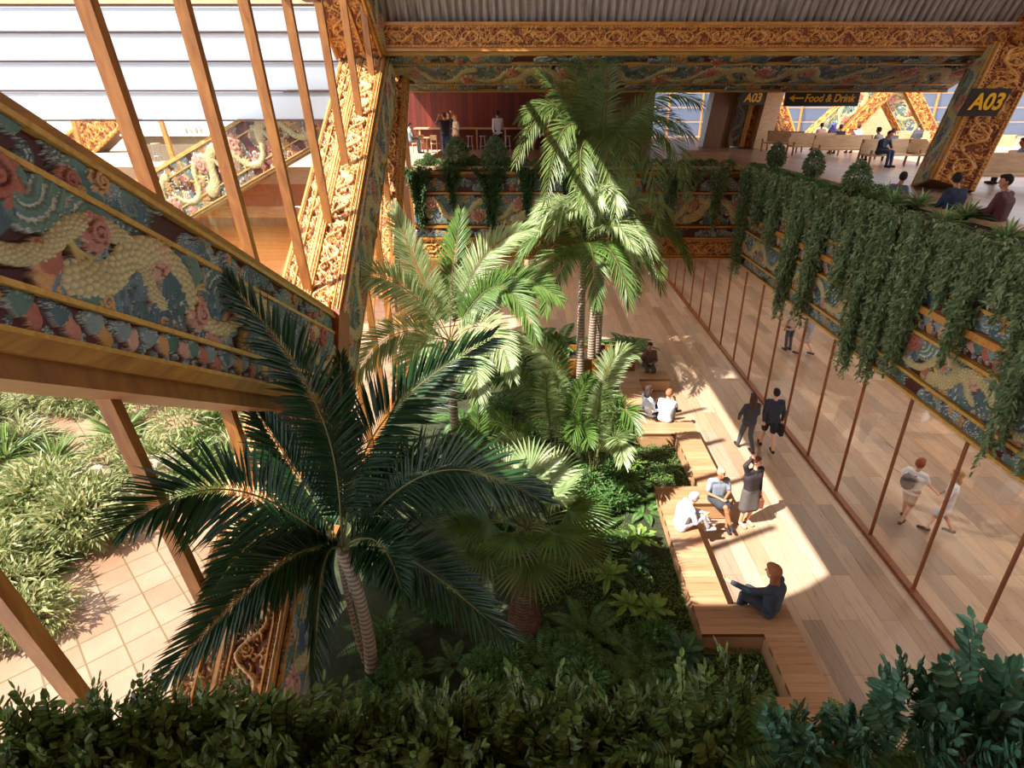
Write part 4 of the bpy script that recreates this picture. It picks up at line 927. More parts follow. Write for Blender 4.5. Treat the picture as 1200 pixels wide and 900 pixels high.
obj('table_top', MB().box((-.35, -.3, .7), (.35, .3, .74)), M['palewood'], t_, world=False); obj('pedestal', MB().tube([(0,0,0), (0,0,.7)], .05, 10), M['palewood'], t_, world=False)

def lounge(label, loc, rz, L=2.2, first=[None], arms=True):
    s = thing('lounge_bench', label, 'bench', loc, 'pale lounge benches upstairs', rz)
    obj('seat', MB().box((-L/2, -.35, .38), (L/2, .3, .46)), M['palewood'], s, world=False)
    m = MB(); 
    for i in range(5): m.box((-L/2, -.40+.0*i, .5+.1*i), (L/2, -.35, .59+.1*i))
    m.box((-L/2, -.37, .46), (L/2, -.355, 1.0))
    obj('backrest', m, M['palewood'], s, world=False)
    for sx in (-1, 1):
        obj('leg', MB().bar((sx*(L/2-.04), .26, 0), (sx*(L/2-.04), .26, .62), .07, .06), M['pillarwood'], s, world=False)
        obj('leg', MB().bar((sx*(L/2-.04), -.5, 0), (sx*(L/2-.04), -.36, .98), .07, .06), M['pillarwood'], s, world=False)
    return s
def up_at(u, v): return at_Z(u, v, UP)
for (u, v, L, rz, lab) in ((952, 182, 2.3, 3.14+0, 'pale bench under the Food & Drink sign, leftmost with two people'), (988, 186, 2.7, 3.14, 'pale bench behind which two dark-dressed people sit'), (1041, 194, 2.3, 3.3, 'pale bench where the man in dark blue leans forward'), (1071, 194, .8, 2.6, 'single pale armchair beside the A03 column'),
   (1070, 178, 1.8, 3.14, 'farthest pale bench behind the man in dark blue'), (914, 178, 1.9, 2.4, 'pale slatted bench turned sideways beside the beige pillar'), (1172, 222, 2.6, 3.14, 'long pale bench behind the two seated men at the right edge'), (1170, 186, 1.6, 3.14, 'light bench far behind the A03 sign near the right edge')):
    p_ = up_at(u, v); lounge(lab, p_, rz, L)
t_ = thing('low_table', 'low timber box bench on the far balcony right of the tall palm', 'bench', up_at(826, 190)); p_ = loc_of(t_)
obj('seat_top', MB().box((-.9, -.5, .38), (.9, .5, .45)), M['bench'], t_, world=False); obj('body', MB().box((-.88, -.48, 0), (.88, .48, .38)), M['bench'], t_, world=False)
t_ = thing('low_table', 'small low table right of the A03 column, near the far right window', 'table', up_at(1168, 196))
obj('table_top', MB().box((-.8, -.4, .68), (.8, .4, .73)), M['white'], t_, world=False)
for sx in (-1, 1): obj('leg', MB().box((sx*.6-.04, -.3, 0), (sx*.6+.04, .3, .68)), M['metal'], t_, world=False)
# pillars and the second signed column
for (u0, u1, mt, lab, Y) in ((826, 846, 'pillarwood', 'brown boxed pillar left of the white one', 36), (846, 858, 'white', 'white pillar between the brown one and the far signed column', 37), (886, 905, 'palewood', 'beige leaning pillar right of the far signed column', 35)):
    xa_, xb_ = at_Y(u0, 165, Y)[0], at_Y(u1, 165, Y)[0]
    o = obj('boxed_pillar', MB().bar(((xa_+xb_)/2 - .1, Y+.5, UP), ((xa_+xb_)/2 + .25, Y+.5, 9.3), xb_-xa_, 1.0), M[mt]); tag(o, lab, 'pillar')
xa_, xb_ = at_Y(860, 165, 36)[0], at_Y(889, 165, 36)[0]
box_truss('carved_column', 'far carved column with the small A03 sign, in the middle of the upper floor', (xa_+.75, 36.4, UP), (xa_+1.1, 36.4, 9.3), xb_-xa_, 1.2, (1, .35, 0), {'-y': 'goldm', '-x': 'dragon'}, cat='column', res=.04)
Yt = 43
for (u0, v0, u1, v1, sd_, kd, lab) in ((950, 166, 1036, 88, (1, 0, 0), 'dragon', 'far diagonal truss member rising to the right, pale dragon carving'), (1073, 168, 1033, 88, (1, 0, 0), 'dragon', 'far diagonal truss member leaning left, pale dragon carving')):
    box_truss('truss_member', lab, at_Y(u0, v0, Yt), at_Y(u1, v1, Yt), 1.3, .8, sd_, {'-y': kd, '+y': kd, '+x': 'gold', '-x': 'gold'}, res=.05)
box_truss('truss_member', 'far gilded diagonal beam below the pale dragon one, under the Food & Drink sign', at_Y(978, 168, Yt-.4), at_Y(1052, 90, Yt-.4), .8, .9, (1, 0, 0), {'-y': 'gold', '+y': 'gold'}, res=.05)
box_truss('truss_member', 'far gilded diagonal beam beside the pale leaning one', at_Y(1094, 166, Yt-.4), at_Y(1056, 88, Yt-.4), .8, .9, (1, 0, 0), {'-y': 'gold', '+y': 'gold'}, res=.05)
box_truss('truss_member', 'far gilded strut beside the beige leaning pillar', at_Y(924, 170, 41), at_Y(900, 96, 41), 1.0, .9, (1, 0, 0), {'-y': 'gold', '+y': 'gold'}, res=.05)
tag(obj('plywood_screen', MB().add([at_Y(985, 166, 46), at_Y(1090, 166, 46), at_Y(1075, 120, 46), at_Y(1035, 105, 46)], [(0,1,2,3)]).add(np.array([at_Y(985, 166, 46.3), at_Y(1090, 166, 46.3), at_Y(1075, 120, 46.3), at_Y(1035, 105, 46.3)]), [(3,2,1,0)]), M['palewood']), 'pale boarded screen wall filling the triangle between far truss members', 'screen wall')

# ================= SIGNS =================
def text(body, parent, size, mat, loc, rot, shear=.25, off=.02, name='lettering', align='CENTER', sx=1):
    cu = bpy.data.curves.new(name, 'FONT'); cu.body = body; cu.size = size; cu.align_x = align; cu.align_y = 'CENTER'; cu.shear = shear; cu.extrude = .008; cu.offset = off
    o = bpy.data.objects.new(name, cu); C.objects.link(o); cu.materials.append(mat); o.parent = parent; o.location = loc; o.rotation_euler = rot; o.scale = (sx, 1, 1)
    bpy.context.view_layer.update(); me = bpy.data.meshes.new_from_object(o.evaluated_get(bpy.context.evaluated_depsgraph_get()))
    q = bpy.data.objects.new(name, me); C.objects.link(q); q.parent = parent; q.location = loc; q.rotation_euler = rot; q.scale = (sx, 1, 1); bpy.data.objects.remove(o); return q
def sign(label, c, w_, h_, sx_, sheet, lean=0):
    s = thing('hanging_sign', label, 'sign', c)
    m = MB(); pts = []
    for y_ in (-.04, .04):
        for (x_, z_) in ((-w_/2, -h_/2), (w_/2, -h_/2), (w_/2, h_/2), (-w_/2, h_/2)): pts.append((x_ + lean*z_, y_, z_))
    m.add(pts, [(0,1,2,3), (7,6,5,4), (0,4,5,1), (1,5,6,2), (2,6,7,3), (3,7,4,0)])
    bd = obj('board', m, M['sign'], s, world=False); return s, bd
c_ = at_Y(963, 115, 24.0)
s, bd = sign('brown hanging direction sign reading Food & Drink with a left arrow', c_, 2.72, .54, 1, None)
text('Food & Drink', bd, .36, M['yellow'], (.26, -.05, -.01), (math.pi/2, 0, 0), off=.008, sx=.9)
obj('arrow', MB().box((-1.1, -.055, -.03), (-.68, -.042, .03)).add([(-1.22, -.05, 0), (-1.0, -.05, .13), (-1.05, -.05, .0), (-1.0, -.05, -.13)], [(0, 3, 2, 1)]), M['yellow'], bd, world=False)
for x_ in (-1.1, 1.1): obj('hanger', MB().tube([(x_, 0, .27), (x_, 0, .45)], .015, 6), M['metal'], s, world=False)
c_ = at_Y(1153.5, 120, 17.75)
s, bd = sign('large brown A03 sign fixed across the right-hand carved column', c_, .95, .68, 1, None, lean=.3)
s.rotation_euler = (0, 0, -.2)
text('A03', bd, .56, M['yellow'], (.02, -.055, 0), (math.pi/2, 0, 0), off=.016, sx=.83)
c_ = at_Y(882, 113, 35.0)
s, bd = sign('small brown A03 sign on the far carved column', c_, 1.25, .8, 1, None)
text('A03', bd, .6, M['yellow'], (0, -.055, -.08), (math.pi/2, 0, 0), off=.015, sx=.9)

# ================= LEFT FAR SIDE (through the glass) =================
struct('floor', MB().box((-40, 24.0, UP-.35), (-4.8, 46, UP)), M['concrete'])
st_ = thing('balcony_front', 'pale far-left balcony edge with glass balustrade, seen through the facade', 'balcony', (-15, 23.8, UP-.6))
obj('fascia', MB().box((-40, 23.85, UP-.5), (-4.8, 24.0, UP+.12)), M['palewood'], st_)
obj('balustrade', MB().box((-22, 23.7, UP-1.3), (-4.9, 23.72, UP-.5)), M['glass2'], st_)
obj('lower_band', MB().box((-30, 23.75, UP-1.75), (-4.9, 23.95, UP-1.35)), M['rail2'], st_)
br = thing('bar_counter', 'grey panelled bar with white top on the far-left balcony', 'counter', (-14, 29.5, UP))
xa_, xb_ = at_Y(148, 165, 28)[0], at_Y(246, 165, 28)[0]
obj('counter_top', MB().box((xa_-.1, 27.8, UP+1.02), (xb_+.1, 29.6, UP+1.1)), M['white'], br)
obj('front_panel', MB().box((xa_, 27.95, UP), (xb_, 29.5, UP+1.02)), M['barfront'], br)
for u, lab in ((161, 'white wire bar stool at the far-left bar, left one'), (185, 'white wire bar stool at the far-left bar, right one')):
    p_ = at_Y(u, 180, 27.4); stool_at(lab, (p_[0], 27.4, UP))
for i, (u, h_, c1) in enumerate(((216, .35, 'white'), (222, .28, 'metal'), (228, .38, 'white'), (234, .3, 'metal'))):
    p_ = at_Y(u, 150, 28.6); m = MB().tube([(0,0,0), (0,0,h_*.6), (0,0,h_*.75), (0,0,h_)], [.1, .1, .045, .04], 10)
    o = obj('bottle', m, M[c1], base=(0,0,0)); o.location = (p_[0], 28.6, UP+1.1); tag(o, ('white jar on the far-left bar, nearest the stools', 'grey flask on the far-left bar, second along', 'tall white jar on the far-left bar, third along', 'grey flask at the right end of the far-left bar')[i], 'bottle')
box_truss('truss_member', 'dragon-carved diagonal beam beyond the glass, rising right towards the sloping column', at_Y(150, 262, 21.8), at_Y(395, 118, 22.6), 1.0, 1.75, (0, 1, 0), {'-x': 'warm', '+x': 'warm', '-y': 'warm', '+y': 'warm'}, res=.03)
box_truss('truss_member', 'pale leaning carved member at the far left, above the foreground beam', at_Y(70, 200, 33), at_Y(150, 120, 33), 1.5, 1.0, (1, 0, 0), {'-y': 'gold', '+y': 'gold'}, res=.05)
for i, (u0, v0, u1, v1, lab) in enumerate(((50, 140, 68, 190, 'slim orange post at the far left above the foreground beam'), (86, 140, 98, 185, 'slim orange post right of the leftmost one'), (188, 140, 212, 212, 'slim orange post in front of the far-left bar'), (258, 145, 270, 165, 'short orange post right of the far-left bar'))):
    o = obj('slim_post', MB().bar(at_Y(u0, v0, 26), at_Y(u1, v1, 26), .16, .16), M['rail2']); tag(o, lab, 'post')

# ================= PEOPLE =================
def fab(c): 
    key = 'fab' + c
    if key not in M: M[key] = plain('fabric_' + c.strip('#'), c, .85, var=.1, scale=20)
    return M[key]
SKIN = {'l': plain('skin_light', '#d9a283', .55, var=.04), 'm': plain('skin_tan', '#b57a55', .55, var=.04), 'd': plain('skin_brown', '#8a5638', .55, var=.04)}
M['dark'] = plain('dark_detail', '#1a1310', .5); M['lip'] = plain('lip', '#9a4c44', .5)
def remesh(o, vox, sm=3):
    q = o.modifiers.new('Remesh', 'REMESH'); q.mode = 'VOXEL'; q.voxel_size = vox; q.use_smooth_shade = True
    q = o.modifiers.new('Smooth', 'SMOOTH'); q.iterations = sm; q.factor = .5
def mid(a, b, t=.5): return a*(1-t) + b*t
def stand(**k):
    J = dict(pel=(0,0,.95), che=(0,0,1.28), nek=(0,0,1.47), hed=(0,.02,1.63), shL=(-.18,0,1.41), shR=(.18,0,1.41), elL=(-.24,-.03,1.13), elR=(.24,-.03,1.13), wrL=(-.23,.06,.89), wrR=(.23,.06,.89),
             hiL=(-.09,0,.92), hiR=(.09,0,.92), knL=(-.1,.02,.5), knR=(.1,.02,.5), anL=(-.1,-.03,.09), anR=(.1,-.03,.09)); J.update(k); return {a: V3(*b) for a, b in J.items()}
def walk(**k): return stand(**{**dict(knL=(-.09,.14,.51), anL=(-.09,.22,.1), knR=(.09,-.02,.5), anR=(.09,-.26,.15), elL=(-.24,-.1,1.14), wrL=(-.22,-.1,.9), elR=(.24,.04,1.13), wrR=(.21,.2,.93)), **k})
def sit(h=.45, lean=0, **k):
    J = dict(pel=(0,-.05,h+.11), che=(0,-.08+lean*.5,h+.42), nek=(0,-.06+lean,h+.6-lean*.25), hed=(0,-.02+lean*1.2,h+.76-lean*.35), shL=(-.18,-.07+lean,h+.54-lean*.2), shR=(.18,-.07+lean,h+.54-lean*.2), elL=(-.25,-.0+lean,h+.27), elR=(.25,-.0+lean,h+.27), wrL=(-.12,.24+lean*.5,h+.22), wrR=(.12,.24+lean*.5,h+.22),
             hiL=(-.09,-.03,h+.09), hiR=(.09,-.03,h+.09), knL=(-.11,.4,h+.09), knR=(.11,.4,h+.09), anL=(-.12,.42,.09), anR=(.12,.42,.09)); J.update(k); return {a: V3(*b) for a, b in J.items()}
def body_mb(J, hs=1., look=0):
    m = MB(); lat = nz(J['shR'] - J['shL'])
    for q, w_, r_ in ((0, .08, .105), (.25, .06, .105), (.5, .06, .1), (.75, .09, .1), (1, .11, .1)):
        c = mid(J['pel'], J['che'], q); m.cap(c - lat*w_, c + lat*w_, r_, r_)
    m.cap(mid(J['che'], J['nek'], .55) - lat*.12, mid(J['che'], J['nek'], .55) + lat*.12, .065, .065); m.cap(J['che'], J['nek'], .09, .06)
    m.cap(J['shL'], J['shR'], .055, .055); m.cap(J['nek'] - V3(0,0,.03), J['hed'] - V3(0,.0,.05), .056, .05)
    up = nz(J['hed'] - J['nek'] + V3(0, 0, .25)); fw = V3(-math.sin(look), math.cos(look), 0); fw = nz(fw - up*(fw @ up)); rt = np.cross(fw, up); R = np.stack([rt, fw, up], 1); hd = J['hed']
    m.ell(hd + up*.02, (.076*hs, .097*hs, .112*hs), 14, 10, R); m.ell(hd + fw*.03*hs - up*.055*hs, (.05*hs, .055*hs, .055*hs), 10, 7, R)
    m.cap(hd + fw*.095*hs + up*.02, hd + fw*.112*hs - up*.015, .009, .016); 
    for s_ in (-1, 1): m.ell(hd + rt*s_*.078*hs - fw*.005, (.012, .02, .032), 8, 6, R)
    for s_ in 'LR':
        m.cap(J['sh'+s_], J['el'+s_], .048, .038); m.cap(J['el'+s_], J['wr'+s_], .038, .026)
        d = nz(J['wr'+s_] - J['el'+s_]); ref = nz(np.cross(d, V3(.2, .3, 1))); n_ = np.cross(ref, d); w_ = J['wr'+s_]
        m.cap(w_ + d*.02, w_ + d*.07, .026, .03)
        for f_ in range(4):
            b = w_ + d*.08 + ref*(.027 - .018*f_); L__ = (.06, .07, .066, .05)[f_]; e_ = b + d*L__*.55 + n_*.008; m.cap(b, e_, .0095, .009); m.cap(e_, e_ + d*L__*.35 + n_*.024, .009, .008)
        b = w_ + d*.035 + ref*.028; m.cap(b, b + ref*.025 + d*.03, .011, .01); m.cap(b + ref*.025 + d*.03, b + ref*.03 + d*.058, .01, .009)
        m.cap(J['hi'+s_], J['kn'+s_], .08, .055); m.cap(J['kn'+s_], J['an'+s_], .053, .036); m.cap(mid(J['kn'+s_], J['an'+s_], .25) , mid(J['kn'+s_], J['an'+s_], .45), .055, .045)
        a_ = J['an'+s_]; fd = nz(V3((J['an'+s_]-J['kn'+s_])[0]*.3, 1, 0)); m.cap(a_ - fd*.03 - V3(0,0,.045), a_ + fd*.15 - V3(0,0,.055), .035, .028)
    return m, (hd, rt, fw, up)
PEOPLE = 0
def person(label, loc, rz, J, top=('#333', 1.), bottom=('trousers', '#222'), hair=('short', '#2a1a10'), skin='l', shoes='#221a16', h=1.75, hs=1., look=0, vox=.012, group=None, ht=None):
    global PEOPLE; PEOPLE += 1
    p = thing('person', label, 'person', loc, group, rz); p.scale = (h/1.75,)*3
    m, (hd, rt, fw, up) = body_mb(J, hs, look); b = obj('body', m, SKIN[skin], p, True, world=False); remesh(b, vox, 2)
    lat = nz(J['shR'] - J['shL']); c = MB(); tc, sl = top
    for q in np.linspace(-.15, 1, 14):
        w_ = .07 + .05*max(0, q - .3)/.7 + .015*max(0, -q)/.15; r_ = .117
        k = mid(J['pel'], J['che'], q); c.cap(k - lat*w_, k + lat*w_, r_, r_)
    c.cap(J['shL'] , J['shR'], .072, .072); c.cap(mid(J['che'], J['nek'], .3), mid(J['che'], J['nek'], .8), .1, .07)
    for s_ in 'LR':
        a_, e_, w_ = J['sh'+s_], J['el'+s_], J['wr'+s_]
        if sl > .5: c.cap(a_, e_, .064, .054); c.cap(e_, mid(e_, w_, min(1, (sl-.5)*2)*.95), .054, .042)
        elif sl > 0: c.cap(a_, mid(a_, e_, sl*2), .066, .062)
    o = obj('shirt', c, fab(tc), p, True, world=False); remesh(o, vox, 12)
    kind, bc = bottom; c = MB()
    if kind in ('trousers', 'shorts'):
        c.cap(J['hiL'] + V3(0,0,.03), J['hiR'] + V3(0,0,.03), .118, .118); c.cap(J['pel'] - lat*.07, J['pel'] + lat*.07, .118, .118)
        for s_ in 'LR':
            if kind == 'shorts': c.cap(J['hi'+s_], mid(J['hi'+s_], J['kn'+s_], .8), .098, .088)
            else: c.cap(J['hi'+s_], J['kn'+s_], .096, .072); c.cap(J['kn'+s_], J['an'+s_] + V3(0,0,.03), .07, .055)
    else:
        n_ = 14; kl = 1. if kind == 'dress' else .75
        for q in np.linspace(0, kl, n_): a_, b_ = mid(J['hiL'], J['knL'], q), mid(J['hiR'], J['knR'], q); r_ = .115 - .015*q + .02*q; c.cap(a_ - lat*.02*q, b_ + lat*.02*q, r_, r_)
        c.cap(J['pel'] - lat*.07, J['pel'] + lat*.07, .12, .12)
    o = obj('trousers' if kind == 'trousers' else 'shorts' if kind == 'shorts' else 'skirt', c, fab(bc), p, True, world=False); remesh(o, vox, 9)
    for s_ in 'LR':
        a_ = J['an'+s_]; fd = nz(V3((J['an'+s_]-J['kn'+s_])[0]*.3, 1, 0)); c = MB().cap(a_ - fd*.04 - V3(0,0,.04), a_ + fd*.17 - V3(0,0,.05), .045, .037)
        obj('shoe', c, fab(shoes), p, True, world=False)
    c = MB(); R = np.stack([rt, fw, up], 1); st_, hc = hair
    if st_ != 'bald':
        c.ell(hd + up*.035*hs - fw*.022*hs, (.088*hs, .1*hs, .108*hs), 14, 9, R); c.ell(hd + up*.095*hs + fw*.02*hs, (.07*hs, .08*hs, .045*hs), 12, 7, R)
        if st_ in ('long', 'bob'):
            L__ = .34 if st_ == 'long' else .17
            for q in (-1, -.5, 0, .5, 1): c.cap(hd - fw*(.06 - .03*abs(q)) + rt*.06*q, hd - fw*(.115 - .05*abs(q)) + rt*.085*q - V3(0,0,L__), .05, .035)
        if st_ == 'bun': c.ell(hd - fw*.11 + up*.06, (.045, .045, .045))
        if st_ == 'scarf':
            for q in (-1, 0, 1): c.cap(hd - fw*.03 + rt*.05*q, hd - fw*.04 + rt*.1*q - V3(0,0,.2), .07, .08)
        o = obj('headscarf' if st_ == 'scarf' else 'hair', c, fab(hc), p, True, world=False); remesh(o, .012, 2)
    c = MB()
    for s_ in (-1, 1): c.ell(hd + rt*s_*.032*hs + fw*.089*hs + up*.022, (.012, .007, .007), 8, 6, R)
    obj('eyes', c, M['dark'], b, True, world=False)
    obj('mouth', MB().ell(hd + fw*.088*hs - up*.05*hs, (.022, .008, .007), 8, 6, R), M['lip'], b, True, world=False)
    return p
def sq(u, v, z=0): return at_Z(u, v, z)
pi = math.pi
def seatloc(u, v, z, h, rz):        # floor point so that the pelvis sits over the measured spot
    q = at_Z(u, v, z + .12 ); return (q[0] + .05*(-math.sin(rz))*-1*0, q[1], z - h)
# lower floor
person('man in brown jacket sitting on the farthest bench holding a phone to his ear', seatloc(760, 427, .45, .45, pi), pi, sit(.45, .03, elR=(.26,.05,.75), wrR=(.1,.12,1.14), wrL=(-.05,.25,.7)), ('#5c4336', 1), ('trousers', '#4a3c36'), ('short', '#1c1210'), 'm', h=1.8)
person('dark-haired person in white shirt lounging on the bench, left of the reclining pair', seatloc(764, 482, .45, .45, -1.0), -1.2, sit(.45, -.12, wrL=(-.22,-.28,.5), wrR=(.2,.2,.66), anL=(-.12,.75,.45), anR=(.1,.72,.5), knL=(-.12,.42,.66)), ('#dde4ee', .8), ('trousers', '#3c4c6a'), ('bob', '#3a2a26'), 'm', h=1.8)
person('short-haired person in pale grey shirt lounging on the bench, right of the reclining pair', seatloc(780, 488, .45, .45, -.6), -.5, sit(.45, .1, wrL=(-.05,.3,.75), wrR=(.12,.3,.95), elR=(.25,.1,.85)), ('#c3cdd8', .3), ('shorts', '#8d98a6'), ('short', '#a86a48'), 'l', h=1.85)
person('woman in dark grey trouser suit walking beside the man with the briefcase', sq(872, 528), .15, walk(wrL=(-.3,.05,1.0), elL=(-.34,-.05,1.2)), ('#3b3d44', 1), ('trousers', '#4a4a4e'), ('long', '#4a3024'), 'l', h=1.72)
person('man in navy jacket and dark shorts seen from behind, carrying a briefcase', sq(897, 527), -.1, walk(wrR=(.27,.02,.88), elR=(.26,-.04,1.13)), ('#2c3242', 1), ('shorts', '#1d2230'), ('short', '#20140f'), 'l', h=1.84)
q_ = sq(905, 527); o = obj('briefcase', MB().box((-.045, -.2, 0), (.045, .2, .3)).box((-.012, -.07, .3), (.012, -.05, .36)).box((-.012, .05, .3), (.012, .07, .36)).box((-.012, -.07, .36), (.012, .07, .375)), fab('#15161a'), base=(0,0,0)); o.location = (q_[0]+.1, q_[1]+.06, .5); tag(o, 'black briefcase in the hand of the man in navy jacket', 'briefcase')
person('grey-haired man in white clothes sitting on the sunlit bench hugging his knee', seatloc(800, 612, .45, .45, -1.5), -1.45, sit(.45, .16, knR=(.1,.36,.72), anR=(.1,.5,.45), wrR=(.08,.4,.72), wrL=(-.05,.42,.74), anL=(-.12,.62,.44), knL=(-.12,.36,.62)), ('#d5d8e2', 1), ('trousers', '#cfcdd0'), ('short', '#b8b4b4'), 'l', '#d8d2cc', h=1.8)
person('woman in grey-blue blouse and dark skirt sitting with crossed legs on the bench', seatloc(840, 583, .45, .45, pi), pi+.1, sit(.45, .04, knR=(-.02,.42,.6), anR=(-.14,.5,.22), knL=(-.08,.4,.53), wrL=(-.08,.22,.68), wrR=(.04,.24,.7)), ('#8f98a8', .35), ('skirt', '#3a3c42'), ('bun', '#b39a80'), 'm', '#2c2220', h=1.8)
person('standing woman in dark dress with one hand at her hair and a brown handbag', sq(872, 614), pi*1.12, stand(elR=(.3,.02,1.62), wrR=(.12,-.02,1.72), wrL=(-.27,.0,.86), knL=(-.09,.06,.5), hed=(0,.0,1.63)), ('#33292a', 1), ('dress', '#5a5350'), ('bun', '#6a3a24'), 'l', '#c9a68a', h=1.78, look=.7)
q_ = sq(880, 612); o = obj('handbag', MB().box((-.05, -.16, 0), (.05, .16, .22)).tube(bez((0, -.13, .22), (0, -.12, .42), (0, .12, .42), (0, .13, .22), n=12), .009, 6), fab('#7a4328'), base=(0,0,0)); o.location = (q_[0]+.08, q_[1], .5); tag(o, 'brown handbag hanging from the hand of the standing woman in the dark dress', 'handbag')
person('long-haired woman in navy sitting with her back to us, one arm outstretched', (at_Z(900, 712, .55)[0], at_Z(900, 712, .55)[1], 0), .75, sit(.45, .05, elL=(-.33,.2,.92), wrL=(-.4,.48,.95), wrR=(.16,.2,.6), knL=(-.15,.36,.6)), ('#39424f', 1), ('trousers', '#2d333d'), ('long', '#9a6238'), 'l', h=1.95, hs=1.15, vox=.01)
hand = stand(elR=(.33,.05,1.2), wrR=(.5,.12,1.12), elL=(-.34,.0,1.25), wrL=(-.5,.06,1.2))
person('red-haired child with dark backpack holding hands, left of the two children', sq(1056, 610), -1.0, walk(elR=(.3,.05,1.2), wrR=(.44,.12,1.08), elL=(-.34,.0,1.22), wrL=(-.5,.06,1.22)), ('#dfe2e4', .35), ('shorts', '#b08a74'), ('short', '#8a4426'), 'l', '#2b2624', h=1.62, hs=1.2)
q_ = sq(1048, 600); m = MB().ell((0,0,.2), (.15, .12, .2), 14, 9); m.tube(bez((-.08,.1,.34), (-.09,.24,.3), (-.08,.1,.08), n=10), .015, 6); m.tube(bez((.08,.1,.34), (.09,.24,.3), (.08,.1,.08), n=10), .015, 6)
o = obj('backpack', m, fab('#3a3c44'), smooth=True, base=(0,0,0)); w_ = sq(1056, 610); o.location = (w_[0]-.2, w_[1]-.07, .92); o.rotation_euler = (0, 0, -1.0); tag(o, 'dark grey backpack on the red-haired child', 'backpack')
person('fair-haired child in loose white dress holding hands, right of the two children', sq(1098, 624), .9, walk(elL=(-.34,.05,1.2), wrL=(-.5,.12,1.1)), ('#e6e6e8', .7), ('skirt', '#dcdce0'), ('bob', '#a37748'), 'l', '#2b2624', h=1.62, hs=1.2, look=.3)
person('person in blue jeans standing beyond the glass screen, half hidden by vines, left of two', sq(922, 410), .3, stand(), ('#c9b2a2', .3), ('trousers', '#2e3c58'), ('short', '#2a1a12'), 'm', h=1.75)
person('person in pale skirt beyond the glass screen, right of two under the vines', sq(942, 416), .8, walk(), ('#8f8a96', 1), ('skirt', '#b3a9a4'), ('bob', '#2a1a12'), 'l', h=1.7)
# upper floor
def uq(u, v): return at_Z(u, v, UP)
person('person in black top and jeans raising both arms by the red bar', uq(523, 183), .5, stand(elL=(-.3,.2,1.38), wrL=(-.12,.38,1.6), elR=(.3,.2,1.38), wrR=(.1,.38,1.6)), ('#1e1d22', .4), ('trousers', '#32486a'), ('short', '#3a2418'), 'm', h=1.9, vox=.016)
person('woman in dark dress behind the one taking a photo by the red bar', uq(528, 178), 2.6, stand(), ('#2a2628', .4), ('dress', '#2b2729'), ('bob', '#5a3a26'), 'l', h=1.9, vox=.016)
person('tall blonde woman in white top at the back of the group by the red bar', uq(531, 177), 3.0, stand(), ('#e4dfd8', .4), ('trousers', '#c8bfb4'), ('long', '#d0a878'), 'l', h=1.95, vox=.016)
person('woman in beige dress with black bag, right of the group by the red bar', uq(536, 181), 2.2, stand(wrL=(-.1,.2,1.15)), ('#c8b49c', .4), ('dress', '#bda88e'), ('long', '#b8784a'), 'l', h=1.8, vox=.016)
person('man in white shirt and dark trousers walking alone past the red bar', uq(584, 180), .3, walk(), ('#dcdfe8', 1), ('trousers', '#1d2330'), ('short', '#2a1710'), 'm', h=1.95, vox=.016)
person('person in grey beside the sloping column at the red bar left end', uq(483, 180), -1, sit(.6), ('#7f8a8c', .8), ('trousers', '#5f6a70'), ('short', '#2a1a12'), 'l', h=1.7, vox=.016)
def up_sit(lab, u, v, Y, rz, tc, hc, hstyle='short', skin='m', h=1.8, lean=.0, bc='#23262e', seat=None, look=0):
    """seated: the measured point is the head"""
    q = at_Y(u, v, Y); s_ = h/1.75; zs = q[2] - (.76 - lean*.35)*s_ - .45*s_
    person(lab, (q[0], q[1], max(UP - .0, zs)), rz, sit(.45, lean), (tc, .9), ('trousers', bc), (hstyle, hc), skin, h=h, vox=.016, look=look)
up_sit('person in pink top seated farthest left under the Food & Drink sign', 961, 157, 34, 0, '#c98a90', '#2c1a14')
up_sit('person in purple headscarf seated under the Food & Drink sign', 975, 156, 34, 0, '#4a3f6a', '#4a4078', 'scarf')
up_sit('person in black seated next to the purple headscarf', 984, 156, 31.5, 0, '#20232e', '#5a3428')
up_sit('person in pale grey seated alone right of the black-dressed one', 1004, 158, 32, 0, '#b0b4bc', '#2a2120')
q_ = uq(1033, 196)
person('man in dark blue leaning forward on a bench left of the A03 column', (q_[0], q_[1]+.3, UP), 3.6, sit(.45, .18), ('#2c3a4e', 1), ('trousers', '#30405e'), ('short', '#2a1a14'), 'm', h=1.85, vox=.014)
up_sit('person in grey behind the man in dark blue, left one', 1031, 153, 27, .5, '#8a8684', '#2c1e18', lean=.05)
up_sit('person in grey with a cap behind the man in dark blue, right one', 1047, 154, 27.5, -.4, '#77757c', '#3a3440', lean=.05)
up_sit('person in dark grey seated farthest back beside the leaning truss', 1074, 160, 33, 0, '#3a3a44', '#23201f')
up_sit('person in lilac shirt seated at the right edge under the blue window', 1196, 175, 19.5, 1.2, '#8f8fa8', '#2a2326')
def ledge_man(lab, u, v, rz, tc, hc, look, X=8.75, h=1.82):
    q = at_X(u, v, X); s_ = h/1.75
    person(lab, (q[0], q[1], q[2] - (.45+.77)*s_), rz, sit(.45, .03), (tc, 1), ('trousers', '#2a2a30'), ('short', hc), 'm', h=h, look=look, vox=.012)
ledge_man('man in grey shirt half hidden by spiky plants, left of the A03 column', 1058, 207, -1.2, '#6a7684', '#2a1c16', .6, X=9.0)
ledge_man('man in navy jacket seated with his back to us behind the right planter', 1123, 209, .2, '#26324c', '#1e1512', -.7)
ledge_man('man in maroon shirt seated at the right edge behind the planter', 1180, 212, .5, '#5a3036', '#1c1413', .8)

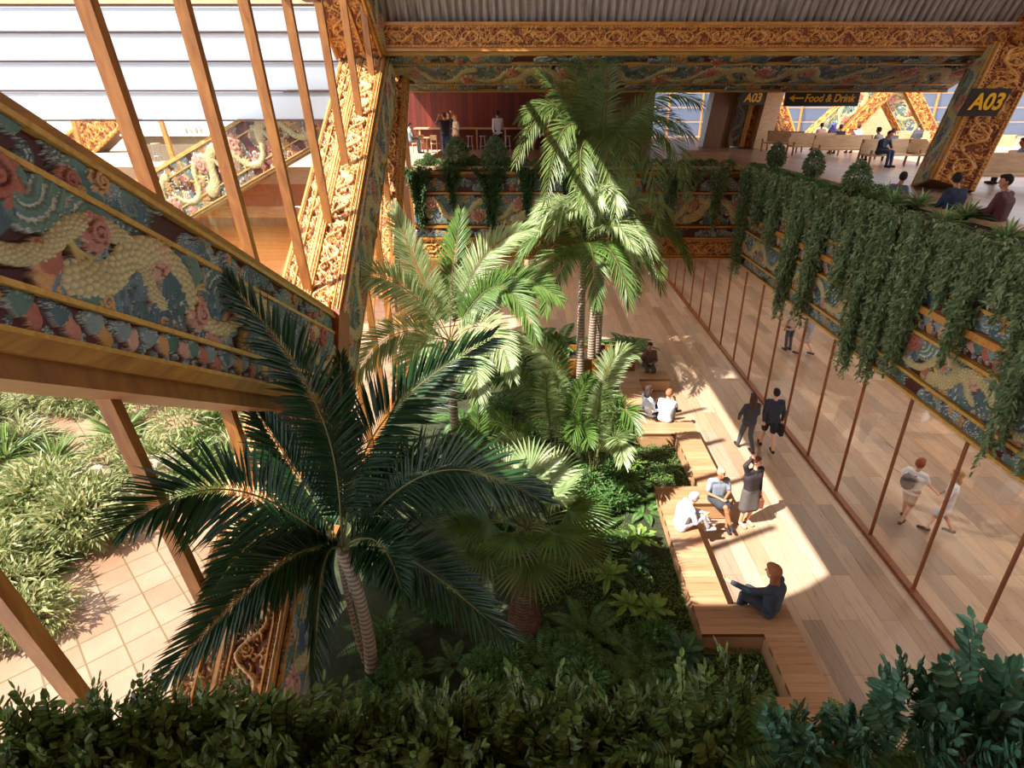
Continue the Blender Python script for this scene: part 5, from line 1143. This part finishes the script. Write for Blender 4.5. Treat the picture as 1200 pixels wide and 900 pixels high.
# ================= CAMERA, LIGHT =================
cam = bpy.data.cameras.new('Camera'); co = bpy.data.objects.new('Camera', cam); C.objects.link(co); bpy.context.scene.camera = co
cam.sensor_width = 36; cam.lens = 690/1200*36; cam.shift_x = -20/1200; cam.clip_start = .05; cam.clip_end = 300
co.location = (0, 0, EYE); co.rotation_euler = (math.pi/2 - math.asin(ST), 0, 0)
L = bpy.data.lights.new('Sun', 'SUN'); L.energy = 12.5; L.angle = .009; L.color = (1, .96, .9)
lo = bpy.data.objects.new('Sun', L); C.objects.link(lo); lo.rotation_euler = Vector((.55, .35, -.76)).to_track_quat('-Z', 'Y').to_euler()
def fill_light(label, x, y, z, e=120, sz=1.2):  # unseen fill light with invented fixture, added to brighten under the slabs
    t = thing('added_fill_light', label, 'added fill light', (x, y, z), 'added fill lights under the storey floors')
    obj('frame', MB().box((-sz/2, -sz/2, -.06), (sz/2, sz/2, 0)), M['white'], t, world=False)
    A_ = bpy.data.lights.new('fill_light', 'AREA'); A_.size = sz*.9; A_.energy = e; A_.color = (1, .9, .78); q = bpy.data.objects.new('fill_light', A_); C.objects.link(q); q.parent = t; q.location = (0, 0, -.09)
for x_ in (10, 14):
    for y_ in (6, 11, 16, 22, 28): fill_light('added square fill light above the floor beyond the glass screen', x_, y_, UP-.5, 65)
for x_ in (-1, 4):
    for y_ in (24, 30): fill_light('added square fill light under the far balcony', x_, y_, UP-.5, 60)
for x_ in (-10, -16, -22):
    for y_ in (27, 33, 39): fill_light('added square fill light under the far-left balcony', x_, y_, UP-.35, 260)
w = bpy.data.worlds.new('World'); bpy.context.scene.world = w; w.use_nodes = True; nt = w.node_tree
bg = nt.nodes['Background']; bg.inputs[0].default_value = (.86, .92, 1, 1); bg.inputs[1].default_value = 2.05
sc = bpy.context.scene; sc.view_settings.view_transform = 'Standard'; sc.view_settings.look = 'None'; sc.view_settings.gamma = 1; sc.view_settings.exposure = 0.3; sc.view_settings.use_curve_mapping = False
cy = sc.cycles; cy.use_denoising = True; cy.max_bounces = 7; cy.diffuse_bounces = 4; cy.glossy_bounces = 2; cy.transmission_bounces = 3; cy.transparent_max_bounces = 12; cy.caustics_reflective = False; cy.caustics_refractive = False; cy.sample_clamp_indirect = 8
